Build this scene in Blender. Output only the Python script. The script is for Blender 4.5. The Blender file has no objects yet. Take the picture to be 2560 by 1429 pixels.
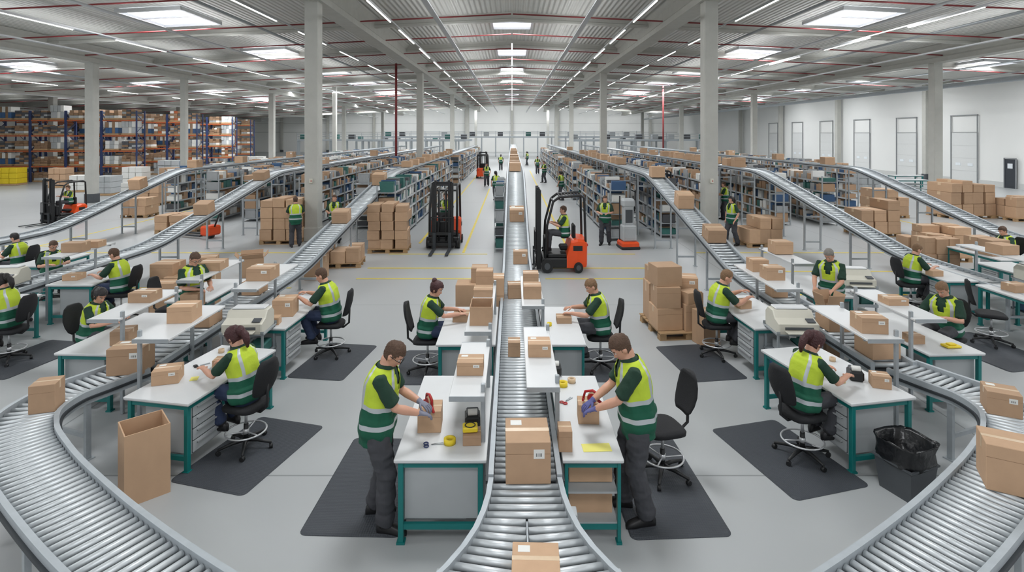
import bpy, bmesh, math, random
from mathutils import Vector, Matrix, noise
random.seed(7)
S=bpy.context.scene; COL=S.collection
V=Vector; PI=math.pi; R_=math.radians
KIDS={}
def lin(c): return [((x/255)/12.92 if x/255<=.04045 else ((x/255+.055)/1.055)**2.4) for x in c]
MATS={}
def mat(name,c,rough=.5,metal=0,var=.1,scale=6,bump=0,rnd=0,emis=0,bs=None,kind=None):
    m=bpy.data.materials.new(name); m.use_nodes=True; nt=m.node_tree; N=nt.nodes; L=nt.links; b=N['Principled BSDF']
    c=lin(c)
    tc=N.new('ShaderNodeTexCoord'); no=N.new('ShaderNodeTexNoise'); no.inputs['Scale'].default_value=scale; no.inputs['Detail'].default_value=4
    L.new(tc.outputs['Object'],no.inputs['Vector'])
    mx=N.new('ShaderNodeMix'); mx.data_type='RGBA'
    mx.inputs[6].default_value=[x*(1-var) for x in c]+[1]; mx.inputs[7].default_value=[min(1,x*(1+var)) for x in c]+[1]
    L.new(no.outputs['Fac'],mx.inputs[0]); out=mx.outputs[2]
    if rnd:
        oi=N.new('ShaderNodeObjectInfo'); mr=N.new('ShaderNodeMapRange'); mr.inputs[3].default_value=1-rnd; mr.inputs[4].default_value=1+rnd*.5
        L.new(oi.outputs['Random'],mr.inputs[0]); hs=N.new('ShaderNodeHueSaturation'); L.new(mr.outputs[0],hs.inputs['Value']); L.new(out,hs.inputs['Color']); out=hs.outputs[0]
    L.new(out,b.inputs['Base Color'])
    b.inputs['Roughness'].default_value=rough; b.inputs['Metallic'].default_value=metal
    if bump:
        bp=N.new('ShaderNodeBump'); bp.inputs['Strength'].default_value=bump
        if kind=='vor':
            t=N.new('ShaderNodeTexVoronoi'); t.inputs['Scale'].default_value=bs; t.inputs['Randomness'].default_value=.15; L.new(tc.outputs['Object'],t.inputs['Vector']); L.new(t.outputs['Distance'],bp.inputs['Height'])
            bp.inputs['Distance'].default_value=.012
        elif kind=='wave':
            t=N.new('ShaderNodeTexWave'); t.inputs['Scale'].default_value=bs; L.new(tc.outputs['Object'],t.inputs['Vector']); L.new(t.outputs['Fac'],bp.inputs['Height']); bp.inputs['Distance'].default_value=.08
        else:
            t=N.new('ShaderNodeTexNoise'); t.inputs['Scale'].default_value=bs or 40; L.new(tc.outputs['Object'],t.inputs['Vector']); L.new(t.outputs['Fac'],bp.inputs['Height']); bp.inputs['Distance'].default_value=.01
        L.new(bp.outputs[0],b.inputs['Normal'])
    if emis:
        b.inputs['Emission Color'].default_value=c+[1]; b.inputs['Emission Strength'].default_value=emis
    return m
CARD=mat('cardboard',(188,155,125),.8,var=.09,scale=3,rnd=.2)
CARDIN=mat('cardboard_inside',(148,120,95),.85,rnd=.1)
TAPE=mat('packing_tape',(206,180,148),.3)
PAPER=mat('white_label',(224,224,220),.6,var=.03)
SEAM=mat('box_seam',(110,80,56),.9)
STEEL=mat('galvanised_steel',(166,172,176),.45,.4,var=.14,scale=14)
ROLL=mat('zinc_roller',(204,209,212),.46,.5,var=.08,scale=20)
RAIL=mat('conveyor_rail',(172,179,184),.5,.25,var=.12,scale=9)
DSTEEL=mat('dark_steel',(62,66,70),.55,.4)
GAPSHADE=mat('roller_gap_shade',(58,62,66),.8,.0)  # dark colour standing in for the shade between rollers
WHITE=mat('white_laminate',(208,210,211),.4,var=.03)
TEAL=mat('teal_frame',(12,112,110),.4,var=.06)
GREYC=mat('grey_cabinet',(168,172,174),.45,var=.04)
HANDLE=mat('handle_alu',(205,207,209),.35,.5)
BLK=mat('black_plastic',(28,29,31),.5,var=.15)
BLKF=mat('black_fabric',(26,27,30),.85,var=.2,scale=30,bump=.2,bs=90)
BAG=mat('black_bag',(22,23,26),.3,bump=1,bs=14)
MATM=mat('rubber_mat',(64,68,74),.7,var=.06,scale=9,bump=.7,bs=42,kind='vor')
BEIGE=mat('beige_plastic',(206,203,190),.45,var=.04)
DGREY=mat('dark_grey_plastic',(74,78,82),.5)
ORANGE=mat('truck_orange',(226,78,26),.38,var=.05)
RED=mat('red_paint',(176,30,34),.4)
REDP=mat('red_pipe',(120,40,42),.6)
YEL=mat('yellow_plastic',(226,200,40),.5)
YPAP=mat('yellow_paper',(228,222,120),.7,var=.03)
BLUE=mat('rack_blue',(48,62,104),.45)
ORB=mat('rack_orange',(180,98,60),.45)
BINB=mat('blue_bin',(62,98,140),.5,rnd=.3)
BING=mat('grey_bin',(176,180,182),.5,rnd=.3)
BINT=mat('teal_bin',(56,112,106),.5,rnd=.3)
BIND=mat('dark_bin',(86,88,92),.5,rnd=.3)
WOOD=mat('pallet_wood',(180,148,110),.8,var=.2,scale=8,rnd=.15)
CONC=mat('concrete_beam',(182,182,176),.8,var=.12,scale=2.5,bump=.25,bs=12)
GLASSW=mat('skylight_glass',(244,248,255),.5,emis=2.2,var=0)
TUBE=mat('led_tube',(255,253,246),.5,emis=6,var=0)
LIGHTG=mat('light_housing',(190,192,194),.5)
DECK=mat('steel_roof_deck',(204,204,199),.6,.0,var=.06,scale=1.2,bump=.8,bs=1.3,kind='wave')
WALLM=mat('wall_panel',(230,231,229),.7,var=.03,scale=.6)
WALLG=mat('wall_lower',(200,202,200),.7,var=.04)
DOORM=mat('dock_door',(214,216,215),.8,var=.03)
DOORF=mat('door_track',(146,149,151),.6,.1)
WINM=mat('door_glass',(226,232,236),.4)
LINE=mat('yellow_line',(218,196,72),.6,var=.15,scale=3)
SKIN=mat('skin',(206,156,132),.5,var=.05,scale=14)
LIP=mat('lips',(166,98,90),.5)
EYEW=mat('eye_white',(220,218,214),.3,var=0)
EYED=mat('eye_iris',(48,36,28),.25,var=0)
SHIRT=mat('dark_green_cloth',(28,58,44),.85,var=.18,scale=20,bump=.35,bs=30)
VESTG=mat('vest_green',(10,84,62),.8,var=.16,scale=12,bump=.5,bs=20)
VESTY=mat('hi_vis_yellow',(186,208,56),.8,var=.1,scale=10,bump=.5,bs=20)
REFL=mat('reflective_tape',(186,192,196),.4,.2,var=.05)
TROU=mat('dark_trousers',(62,63,68),.85,var=.3,scale=7,bump=.6,bs=14)
JEAN=mat('navy_trousers',(42,54,82),.85,var=.3,scale=7,bump=.6,bs=14)
SHOE=mat('black_shoe',(24,24,26),.5)
GLV=mat('grey_glove',(128,130,146),.8)
GLVP=mat('purple_glove',(96,98,150),.8)
HBR=mat('brown_hair',(82,60,45),.7,var=.4,scale=60,bump=.9,bs=70)
HBK=mat('black_hair',(28,23,24),.5,var=.3,scale=50,bump=.9,bs=60)
HRD=mat('auburn_hair',(62,28,30),.55,var=.4,scale=50,bump=.9,bs=60)
HLB=mat('light_brown_hair',(120,92,66),.7,var=.4,scale=60,bump=.9,bs=70)
# floor
FLOOR=mat('polished_concrete',(174,177,178),.38,var=.04,scale=.2)
nt=FLOOR.node_tree;N=nt.nodes;L=nt.links;b=N['Principled BSDF'];src=b.inputs['Base Color'].links[0].from_socket
tc=N.new('ShaderNodeTexCoord');br=N.new('ShaderNodeTexBrick');br.offset=0;br.inputs['Scale'].default_value=1;br.inputs['Brick Width'].default_value=6;br.inputs['Row Height'].default_value=6.4
br.inputs['Mortar Size'].default_value=.012;br.inputs['Color1'].default_value=br.inputs['Color2'].default_value=(1,1,1,1);br.inputs['Mortar'].default_value=(.6,.6,.6,1)
L.new(tc.outputs['Object'],br.inputs['Vector'])
m1=N.new('ShaderNodeMix');m1.data_type='RGBA';m1.blend_type='MULTIPLY';m1.inputs[0].default_value=1;L.new(src,m1.inputs[6]);L.new(br.outputs['Color'],m1.inputs[7]);L.new(m1.outputs[2],b.inputs['Base Color'])

class MB:
    def __init__(s): s.v=[];s.f=[];s.m=[];s.sm=[]
    def add(s,vs,fs,m=0,sm=False):
        o=len(s.v); s.v+=[tuple(v) for v in vs]
        for f in fs: s.f.append([i+o for i in f]); s.m.append(m); s.sm.append(sm)
        return s
    def box(s,c,d,m=0,b=0,R=None):
        hx,hy,hz=d[0]/2,d[1]/2,d[2]/2; c=V(c)
        if b<=0:
            vs=[V((x*hx,y*hy,z*hz)) for x in(-1,1) for y in(-1,1) for z in(-1,1)]
            fs=[(0,1,3,2),(4,6,7,5),(0,4,5,1),(2,3,7,6),(0,2,6,4),(1,5,7,3)]
        else:
            vs=[];I={}
            for x in(-1,1):
                for y in(-1,1):
                    for z in(-1,1):
                        I[x,y,z]=len(vs); vs+=[V((x*hx,y*(hy-b),z*(hz-b))),V((x*(hx-b),y*hy,z*(hz-b))),V((x*(hx-b),y*(hy-b),z*hz))]
            fs=[]
            for x in(-1,1): fs.append([I[x,y,z] for y,z in((-1,-1),(1,-1),(1,1),(-1,1))])
            for y in(-1,1): fs.append([I[x,y,z]+1 for x,z in((-1,-1),(1,-1),(1,1),(-1,1))])
            for z in(-1,1): fs.append([I[x,y,z]+2 for x,y in((-1,-1),(1,-1),(1,1),(-1,1))])
            for p in(-1,1):
                for q in(-1,1):
                    fs.append([I[p,q,-1],I[p,q,-1]+1,I[p,q,1]+1,I[p,q,1]])
                    fs.append([I[p,-1,q],I[p,-1,q]+2,I[p,1,q]+2,I[p,1,q]])
                    fs.append([I[-1,p,q]+1,I[-1,p,q]+2,I[1,p,q]+2,I[1,p,q]+1])
                    for r in(-1,1): fs.append([I[p,q,r],I[p,q,r]+1,I[p,q,r]+2])
        if R is not None: vs=[R@v for v in vs]
        return s.add([c+v for v in vs],fs,m)
    def cyl(s,a,b,r,m=0,n=12,r2=None):
        a=V(a);b=V(b);r2=r if r2 is None else r2;d=(b-a).normalized();u=d.orthogonal().normalized();w=d.cross(u)
        vs=[]
        for p,rr in((a,r),(b,r2)):
            for i in range(n):
                t=2*PI*i/n; vs.append(p+u*math.cos(t)*rr+w*math.sin(t)*rr)
        s.add(vs,[(i,(i+1)%n,n+(i+1)%n,n+i) for i in range(n)],m,True)
        o=len(s.v)-2*n; s.f.append(list(range(o,o+n)));s.m.append(m);s.sm.append(False); s.f.append(list(range(o+n,o+2*n)));s.m.append(m);s.sm.append(False)
        return s
    def rings(s,rs,m=0,cap=True,closed=False,sm=True,ends=None):
        n=len(rs[0]); vs=[p for r in rs for p in r]; fs=[]
        k=len(rs)
        for j in range(k if closed else k-1):
            a=j*n;b=((j+1)%k)*n
            for i in range(n): fs.append((a+i,a+(i+1)%n,b+(i+1)%n,b+i))
        if cap and not closed:
            if ends:
                vs+=list(ends); e=len(vs)-2
                for i in range(n): fs.append((i,(i+1)%n,e)); fs.append(((k-1)*n+i,(k-1)*n+(i+1)%n,e+1))
            else: fs.append(tuple(range(n))); fs.append(tuple(range((k-1)*n,k*n)))
        return s.add(vs,fs,m,sm)
    def tube(s,pts,r,m=0,n=8,closed=False):
        pts=[V(p) for p in pts];k=len(pts);rs=[];u=None
        for i in range(k):
            if closed: d=pts[(i+1)%k]-pts[i-1]
            else: d=pts[min(i+1,k-1)]-pts[max(i-1,0)]
            d.normalize()
            u=d.orthogonal().normalized() if u is None else (u-d*u.dot(d)).normalized()
            w=d.cross(u);rr=r[i] if isinstance(r,(list,tuple)) else r
            a,b_=(rr if isinstance(rr,tuple) else (rr,rr))
            rs.append([pts[i]+u*math.cos(2*PI*j/n)*a+w*math.sin(2*PI*j/n)*b_ for j in range(n)])
        if closed: return s.rings(rs,m,closed=True)
        f=lambda x:x[0] if isinstance(x,tuple) else x
        r0=f(r[0] if isinstance(r,(list,tuple)) else r);r1=f(r[-1] if isinstance(r,(list,tuple)) else r)
        return s.rings(rs,m,ends=(pts[0]-(pts[1]-pts[0]).normalized()*r0*.6,pts[-1]+(pts[-1]-pts[-2]).normalized()*r1*.6))
    def ell(s,c,r,m=0,n=12,k=7,M=None):
        c=V(c);rs=[]
        for j in range(1,k):
            p=PI*j/k; rs.append([V((math.cos(2*PI*i/n)*math.sin(p)*r[0],math.sin(2*PI*i/n)*math.sin(p)*r[1],math.cos(p)*r[2]))+c for i in range(n)])
        e=(c+V((0,0,r[2])),c-V((0,0,r[2])))
        if M is not None: rs=[[M@p for p in q] for q in rs]; e=(M@e[0],M@e[1])
        return s.rings(rs,m,ends=e)
    def circ(s,c,R,r,m=0,k=24,n=6): return s.tube([(c[0]+R*math.cos(2*PI*i/k),c[1]+R*math.sin(2*PI*i/k),c[2]) for i in range(k)],r,m,n,True)
    def mesh(s,name,mats):
        me=bpy.data.meshes.new(name); me.from_pydata(s.v,[],s.f)
        me.polygons.foreach_set('material_index',s.m); me.polygons.foreach_set('use_smooth',s.sm)
        for m in mats: me.materials.append(m)
        bm=bmesh.new(); bm.from_mesh(me); bmesh.ops.recalc_face_normals(bm,faces=bm.faces); bm.to_mesh(me); bm.free(); me.update()
        return me
def link(name,data):
    o=bpy.data.objects.new(name,data); COL.objects.link(o); KIDS[o.name]=[]; return o
def meta(o,label=None,cat=None,group=None,kind=None):
    if label: o['label']=label
    if cat: o['category']=cat
    if group: o['group']=group
    if kind: o['kind']=kind
def thing(name,label,cat,loc=(0,0,0),rz=0,group=None):
    o=link(name,None); o.empty_display_size=.2; o.location=loc; o.rotation_euler=(0,0,rz); meta(o,label,cat,group); return o
def par(o,p): o.parent=p; KIDS[p.name].append(o)
def part(name,mb,mats,p,loc=(0,0,0),rot=None,label=None):
    o=link(name,mb if isinstance(mb,bpy.types.Mesh) else mb.mesh(name,mats)); par(o,p); o.location=loc
    if rot: o.rotation_euler=rot
    if label: o['label']=label
    return o
def solo(name,mb,mats,label,cat,loc=(0,0,0),rz=0,group=None,kind=None):
    o=link(name,mb if isinstance(mb,bpy.types.Mesh) else mb.mesh(name,mats)); o.location=loc; o.rotation_euler=(0,0,rz); meta(o,label,cat,group,kind); return o
def dup(o,p=None):
    n=o.copy(); COL.objects.link(n); KIDS[n.name]=[]
    if p is not None: par(n,p)
    for c in list(KIDS[o.name]): dup(c,n)
    return n
class Proto:
    def __init__(s,o): s.o=o; s.used=False
    def put(s,loc,rz=0,sc=None,label=None,group=None,rot=None):
        if s.used: n=dup(s.o)
        else: n=s.o; s.used=True
        n.location=loc; n.rotation_euler=rot if rot else (0,0,rz)
        n.scale=(1,1,1) if sc is None else (sc if isinstance(sc,(tuple,list)) else (sc,)*3)
        meta(n,label,None,group); return n

# ---------------- people (built first)
def remesh(mb,vox,it=3):
    me=bpy.data.meshes.new('t'); me.from_pydata(mb.v,[],mb.f)
    bm=bmesh.new(); bm.from_mesh(me); bmesh.ops.recalc_face_normals(bm,faces=bm.faces); bm.to_mesh(me); bm.free()
    o=bpy.data.objects.new('t',me); COL.objects.link(o)
    r=o.modifiers.new('r','REMESH'); r.mode='VOXEL'; r.voxel_size=vox
    if it: q=o.modifiers.new('s','SMOOTH'); q.factor=.5; q.iterations=it
    dg=bpy.context.evaluated_depsgraph_get(); ev=o.evaluated_get(dg); n=bpy.data.meshes.new_from_object(ev)
    vs=[v.co.copy() for v in n.vertices]; fs=[tuple(p.vertices) for p in n.polygons]
    bpy.data.objects.remove(o); bpy.data.meshes.remove(me); bpy.data.meshes.remove(n)
    return vs,fs
def wrinkle(vs,amp,f=(9,9,22)):
    return [v+noise.noise_vector(V((v.x*f[0],v.y*f[1],v.z*f[2])))*amp+noise.noise_vector(v*42)*amp*.25 for v in vs]
def interp(T,s):
    if s<=T[0][0]: return T[0][1:]
    for a,b in zip(T,T[1:]):
        if s<=b[0]:
            t=(s-a[0])/(b[0]-a[0]); t=t*t*(3-2*t); return tuple(x+(y-x)*t for x,y in zip(a[1:],b[1:]))
    return T[-1][1:]
TR=[(-.12,.135,.108),(-.02,.176,.13),(.06,.174,.132),(.16,.164,.13),(.28,.172,.134),(.40,.186,.132),(.46,.178,.115),(.51,.132,.09),(.55,.082,.07),(.59,.062,.06)]
HD=[(-.004,.016,.052,.014,.014),(.006,.034,.036,.042,.04),(.03,.050,.014,.070,.06),(.06,.062,.0,.084,.075),(.09,.069,0,.087,.09),(.115,.073,0,.083,.098),(.145,.076,0,.088,.103),(.175,.074,0,.083,.10),(.2,.063,0,.068,.086),(.22,.044,0,.046,.06),(.233,.016,0,.016,.022)]
def ik(a,b,l1,l2,pole):
    d=b-a; L=min(d.length,(l1+l2)*.995); dn=d.normalized(); x=(l1*l1-l2*l2+L*L)/(2*L); h=math.sqrt(max(0,l1*l1-x*x))
    pole=pole-dn*pole.dot(dn); pole.normalize(); return a+dn*x+pole*h, a+dn*L
def loft2(mb,secs,n=10):
    rs=[[c+u*math.cos(2*PI*i/n)*a+w*math.sin(2*PI*i/n)*b for i in range(n)] for c,u,w,a,b in secs]
    mb.rings(rs,ends=(secs[0][0],secs[-1][0]))
def person(x,y,rz,kind='sit',z=0,hands=None,lean=12,head=(25,0),hair='short',hm=HBR,fem=False,vox=.009,sc=1,label='',feet=None,ph=None,glove=None,trou=TROU,glasses=False,vest=True,curl=35,palm='down',yaw2=0):
    sit=kind!='stand'
    if ph is None: ph=.67 if sit else .93
    if hands is None: hands=((.14,.43,.97-ph+.0),(-.16,.40,.97-ph)) 
    A1=R_(lean); wf=.9 if fem else 1
    def spine(s):
        p=V((0,0,ph)); st=.02; t=0
        if s<0: a=A1*.3; return p+V((0,math.sin(a),math.cos(a)))*s,a
        while t<s-1e-6:
            ds=min(st,s-t); a=A1*(.3+.7*min(1,t/.35)); p=p+V((0,math.sin(a),math.cos(a)))*ds; t+=ds
        return p,A1*(.3+.7*min(1,s/.35))
    def tring(s,off,n=28,grow=1):
        p,a=spine(s); r=interp(TR,s); ra=r[0]*(wf if s>.1 else 1)*grow+off; rb=r[1]*grow*(.94 if fem else 1)+off
        f=V((0,math.cos(a),-math.sin(a))); o=[]
        for i in range(n):
            t=2*PI*i/n; cx,cy=math.cos(t),math.sin(t); e=2/2.5
            o.append(p+V((1,0,0))*ra*math.copysign(abs(cx)**e,cx)+f*rb*math.copysign(abs(cy)**e,cy))
        return o
    body=MB(); raw=MB(); shirt=MB(); tr=MB()
    body.rings([tring(s,-.012) for s in(-.1,-.02,.06,.16,.28,.4,.46,.51,.55,.59)])
    shirt.rings([tring(s,.006) for s in(-.06,0,.06,.16,.28,.4,.46,.51,.55,.562)])
    tr.rings([tring(s,.004) for s in(-.12,-.05,.02,.1)])
    # head
    nt_,a=spine(.595); hp=R_(head[0]); M=Matrix.Translation(nt_)@Matrix.Rotation(R_(head[1]),4,'Z')@Matrix.Rotation(-hp,4,'X')@Matrix.Translation(V((0,.012,-.028)))
    def hring(zz,o,n=20,extra=0):
        ra,cy,f,bk=interp(HD,zz); return [M@V(((ra+o)*math.cos(2*PI*i/n),cy+(f+o if math.sin(2*PI*i/n)>0 else bk+o)*math.sin(2*PI*i/n),zz+extra)) for i in range(n)]
    body.rings([hring(h[0],0) for h in HD])
    body.tube([M@V((0,.078,.122)),M@V((0,.094,.095)),M@V((0,.1,.080)),M@V((0,.086,.070))],[.008,.011,.014,.012])
    body.tube([M@V((-.05,.066,.132)),M@V((0,.083,.130)),M@V((.05,.066,.132))],[.01,.009,.01])
    for sx in(-1,1): body.ell((sx*.076,-.006,.1),(.011,.021,.034),M=M)
    body.tube([spine(.5)[0],nt_,M@V((0,-.02,.05))],[.066,.06,.058],n=12)
    wr=[]
    for side,sx in((0,1),(1,-1)):
        sp,a=spine(.472); Sh=sp+V((sx*.184*wf,-.005,0)); T=V(hands[side])+V((0,0,ph)) if len(hands[side])==3 else V(hands[side][:3])
        E,W=ik(Sh,T,.285,.25,V((sx*.75,-.35,-1)))
        body.tube([sp+V((sx*.1,0,-.01)),Sh,Sh.lerp(E,.5),E,E.lerp(W,.35),W],[.052,.056*wf,.049*wf,.041*wf,.043*wf,.028],n=12)
        E1=Sh.lerp(E,.82)
        shirt.tube([sp+V((sx*.09,0,-.01)),Sh,Sh.lerp(E,.4),E1],[.06,.068*wf,.068*wf,.071*wf],n=14)
        fd=(W-E).normalized(); d=(fd+V((-sx*.15,.25,-.05 if palm=='down' else 0))).normalized()
        nn=V((0,0,-1)) if palm=='down' else V((-sx,0,-.25))
        nn=(nn-d*nn.dot(d)).normalized(); l=(d.cross(nn) if sx>0 else nn.cross(d))
        loft2(body,[(W-d*.01,l,nn,.026,.02),(W+d*.03,l,nn,.036,.017),(W+d*.07,l,nn,.041,.015),(W+d*.092,l,nn,.038,.012)])
        wr.append((W,d))
        for k,(lo,ln) in enumerate(((.031,.074),(.0105,.082),(-.0105,.076),(-.030,.06))):
            p=W+d*(.082-(.006 if k in(0,3) else 0))+l*lo; pts=[p];c=R_(curl*.4)
            for q,fr in enumerate((.46,.3,.24)):
                dd=d*math.cos(c)+nn*math.sin(c)+l*lo*1.5; pts.append(pts[-1]+dd.normalized()*ln*fr); c+=R_(curl*.8)
            raw.tube(pts,[.0095,.009,.0085,.007],m=1 if glove else 0,n=7)
        raw.tube([W+d*.025+l*.028,W+d*.05+l*.052+nn*.008,W+d*.075+l*.06+nn*.022,W+d*.095+l*.055+nn*.034],[.013,.011,.0095,.008],m=1 if glove else 0,n=7)
    # legs
    shoes=[]
    for i,sx in((0,1),(1,-1)):
        H=V((sx*.088,0,ph)); 
        if feet: A=V(feet[i])
        elif sit: A=V((sx*.1,.27,.305))
        else: A=V((sx*.13,.02+sx*.08,.085))
        K,A=ik(H,A,.43,.43,V((sx*.1,1,.25)))
        if sit: H=H+V((0,-.02,0))
        body.tube([H,H.lerp(K,.4),K,K.lerp(A,.35),A],[.085,.075,.052,.052,.036],n=12)
        bw=1.02 if sit else 1.22
        q=(A-K).normalized(); fw=V((0,.012,0))
        tr.tube([H,H.lerp(K,.4),H.lerp(K,.8),K+fw,K.lerp(A,.15),K.lerp(A,.45),K.lerp(A,.75),K.lerp(A,.88),A-q*.005],[v*bw for v in(.092,.09,.077,.075,.07,.073,.067,.074,.066)],n=14)
        z0=A.z-.085; rs=[]
        for yy,w,h in((-.08,.02,.03),(-.07,.034,.045),(-.02,.04,.055),(.06,.043,.045),(.12,.048,.036),(.17,.042,.028),(.2,.022,.018)):
            rs.append([V((A.x+w*math.cos(2*PI*j/12)+sx*yy*.15,A.y+yy,z0+h+h*max(-1,min(1,1.25*math.sin(2*PI*j/12))))) for j in range(12)])
        m=MB(); m.rings(rs); m.tube([A+V((0,-.01,-.02)),A+V((0,-.01,.05))],[.047,.044],n=12); shoes.append(m)
    vs,fs=remesh(body,vox); fin=MB(); fin.add(vs,fs,0,True)
    if glove:
        for i,f in enumerate(fin.f):
            c=V(fin.v[f[0]])
            for W,d in wr:
                if (c-(W+d*.05)).length<.075 and (c-W).dot(d)>-.015: fin.m[i]=1
    o=len(fin.v); fin.v+=raw.v; fin.f+=[[i+o for i in f] for f in raw.f]; fin.m+=raw.m; fin.sm+=raw.sm
    root=solo('person',fin,[SKIN,glove or SKIN],label,'person',(x,y,z),rz); root.scale=(sc,)*3
    cv=max(.012,vox*1.3)
    vs,fs=remesh(shirt,cv,2); vs=wrinkle(vs,.008,(14,14,14)); part('shirt',MB().add(vs,fs,0,True),[SHIRT],root)
    vs,fs=remesh(tr,cv,2); vs=wrinkle(vs,.011 if not sit else .008); part('trousers',MB().add(vs,fs,0,True),[trou],root)
    for m in shoes: part('shoe',m,[SHOE],root)
    # vest
    if vest:
        n=48; ss=[(-.07 if sit else -.15)+i*.0145 for i in range(200)]; ss=[s for s in ss if s<.548]
        rs=[]; ox=x*3.1+y
        for s in ss:
            r=tring(s,.024+(.014 if s<.1 else 0),n); ctr=spine(s)[0]
            rs.append([p+(p-ctr).normalized()*((.011*noise.noise(V((math.cos(2*PI*i/n)*2.4+s*3,math.sin(2*PI*i/n)*2.4+ox,s*7)))+.006*math.sin(7*2*PI*i/n+s*9))*(1 if s<.4 else .3)) for i,p in enumerate(r)])
        vm=MB(); vm.v=[tuple(p) for r in rs for p in r]
        for j in range(len(ss)-1):
            s=(ss[j]+ss[j+1])/2
            for i in range(n):
                t=2*PI*(i+.5)/n; cx,cy=math.cos(t),math.sin(t)
                if cy>0 and s>.3 and abs(cx)<(s-.3)*1.6: continue
                if s<.3 and cy>0 and abs(cx)<.03: continue
                mm=1 if s<.2 else 0
                if .02<s<.065 or .185<s<.23: mm=2
                if s>=.23 and .5<abs(cx)<.74: mm=2
                vm.f.append([j*n+i,j*n+(i+1)%n,(j+1)*n+(i+1)%n,(j+1)*n+i]); vm.m.append(mm); vm.sm.append(True)
        vo=part('safety_vest',vm,[VESTY,VESTG,REFL],root,label='hi-vis yellow and green vest with reflective bands')
        sd=vo.modifiers.new('thick','SOLIDIFY'); sd.thickness=.004
    # hair
    hmb=MB(); n=32; zs=[.035+i*.0105 for i in range(21)]; zs=[q for q in zs if q<.233]; off=.006 if not fem else .015
    rs=[hring(q,off,n,0 if q<.2 else (q-.2)*.25) for q in zs]; hmb.v=[tuple(p+noise.noise_vector(p*38+V((x,y,0)))*.007+V((random.uniform(-1,1),random.uniform(-1,1),random.uniform(-1,1)))*.0015) for r in rs for p in r]
    for j in range(len(zs)-1):
        q=(zs[j]+zs[j+1])/2
        for i in range(n):
            c=math.sin(2*PI*(i+.5)/n); zm=.172 if c>.6 else (.15 if c>.4 else (.128 if c>.1 else (.1 if c>-.25 else (.05 if not fem else .04))))
            if fem and c<.35: zm=min(zm,.07)
            if c<.4 and c>.1 and not fem and q>.085 and abs(c-.2)<.09: zm=.09
            if q>=zm: hmb.f.append([j*n+i,j*n+(i+1)%n,(j+1)*n+(i+1)%n,(j+1)*n+i]); hmb.m.append(0); hmb.sm.append(True)
    hmb.v.append(tuple(M@V((0,-.005,.247)))); t=len(hmb.v)-1; j=(len(zs)-1)*n
    for i in range(n): hmb.f.append([j+i,j+(i+1)%n,t]); hmb.m.append(0); hmb.sm.append(True)
    if hair=='bun': hmb.ell((0,-.085,.215),(.045,.042,.04),M=M)
    if hair=='pony': hmb.ell((0,-.125,.13),(.056,.052,.07),M=M); hmb.tube([M@V((0,-.14,.13)),M@V((0,-.165,.06)),M@V((0,-.15,-.02)),M@V((0,-.125,-.08))],[.035,.045,.036,.014],n=10)
    part('hair',hmb,[hm],root)
    if vox<.015:
        for sx in(-1,1):
            e=MB(); e.ell((sx*.03,.073,.116),(.013,.012,.009),0,8,6,M); e.ell((sx*.03,.083,.115),(.006,.004,.006),1,8,5,M); part('eye',e,[EYEW,EYED],root)
            e=MB(); e.tube([M@V((sx*.015,.09,.134)),M@V((sx*.03,.089,.139)),M@V((sx*.05,.075,.136))],.0038,n=6); part('eyebrow',e,[hm],root)
        e=MB(); e.ell((0,.083,.047),(.024,.008,.007),0,10,6,M); part('mouth',e,[LIP],root)
        if glasses:
            e=MB()
            for sx in(-1,1):
                e.tube([M@V((sx*.032+.022*math.cos(2*PI*i/12),.103,.116+.016*math.sin(2*PI*i/12))) for i in range(12)],.003,n=5,closed=True)
                e.tube([M@V((sx*.054,.103,.12)),M@V((sx*.082,.06,.12)),M@V((sx*.087,-.01,.115))],.003,n=5)
            part('eyeglasses',e,[BLK],root)
    return root
RT=-PI/2; LF=PI/2
def ht(ph,*hs): return tuple((a,b,c-ph) for a,b,c in hs)
person(-1.35,5.62,RT,'stand',hands=ht(.93,(.06,.40,1.05),(-.10,.38,1.08)),lean=11,head=(42,-5),glasses=True,sc=1.08,glove=GLV,label='person in safety vest and glasses standing at bench taping a box')
person(1.28,5.72,LF,'stand',hands=ht(.93,(.10,.40,1.03),(-.07,.40,1.03)),lean=11,head=(42,5),sc=1.1,glove=GLVP,label='person in safety vest and purple gloves standing taping a small box')
person(-1.38,9.15,RT,hands=ht(.67,(.05,.5,.94),(-.22,.46,.93)),head=(25,-10),hair='bun',hm=HRD,fem=True,label='person with hair in bun seated at bench sorting items',trou=JEAN,sc=1.04)
person(1.47,9.3,LF,hands=ht(.67,(.2,.44,.93),(-.12,.48,.93)),head=(30,10),hm=HLB,sc=1.04,label='person in safety vest seated at bench with hands on box')
person(-3.3,6.95,LF-.32,hands=ht(.67,(.16,.46,.93),(-.14,.50,.94)),lean=16,head=(30,0),hair='pony',hm=HRD,fem=True,trou=JEAN,sc=1.04,label='person with dark red tied hair seated packing a small box')
person(-3.2,9.9,LF,hands=ht(.67,(.16,.45,1.0),(-.16,.46,1.0)),lean=14,hm=HBR,trou=JEAN,sc=1.06,label='person in safety vest seated on high stool holding a box')
person(-6.75,9.0,RT-.1,hands=ht(.67,(.12,.44,.93),(-.16,.42,.95)),lean=14,head=(30,-20),hair='pony',hm=HBK,fem=True,label='person with black hair seated at bench writing')
person(-5.85,10.2,RT-.5,'stand',hands=ht(.93,(.12,.36,1.12),(-.12,.38,1.12)),lean=8,head=(28,0),glasses=True,sc=1.03,label='person in safety vest and glasses standing beside the conveyor')
person(-8.2,11.75,LF,hands=ht(.67,(.16,.42,.95),(-.16,.45,.95)),hm=HBR,trou=JEAN,sc=1.04,label='person in safety vest seated at teal bench facing conveyor')
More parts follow.
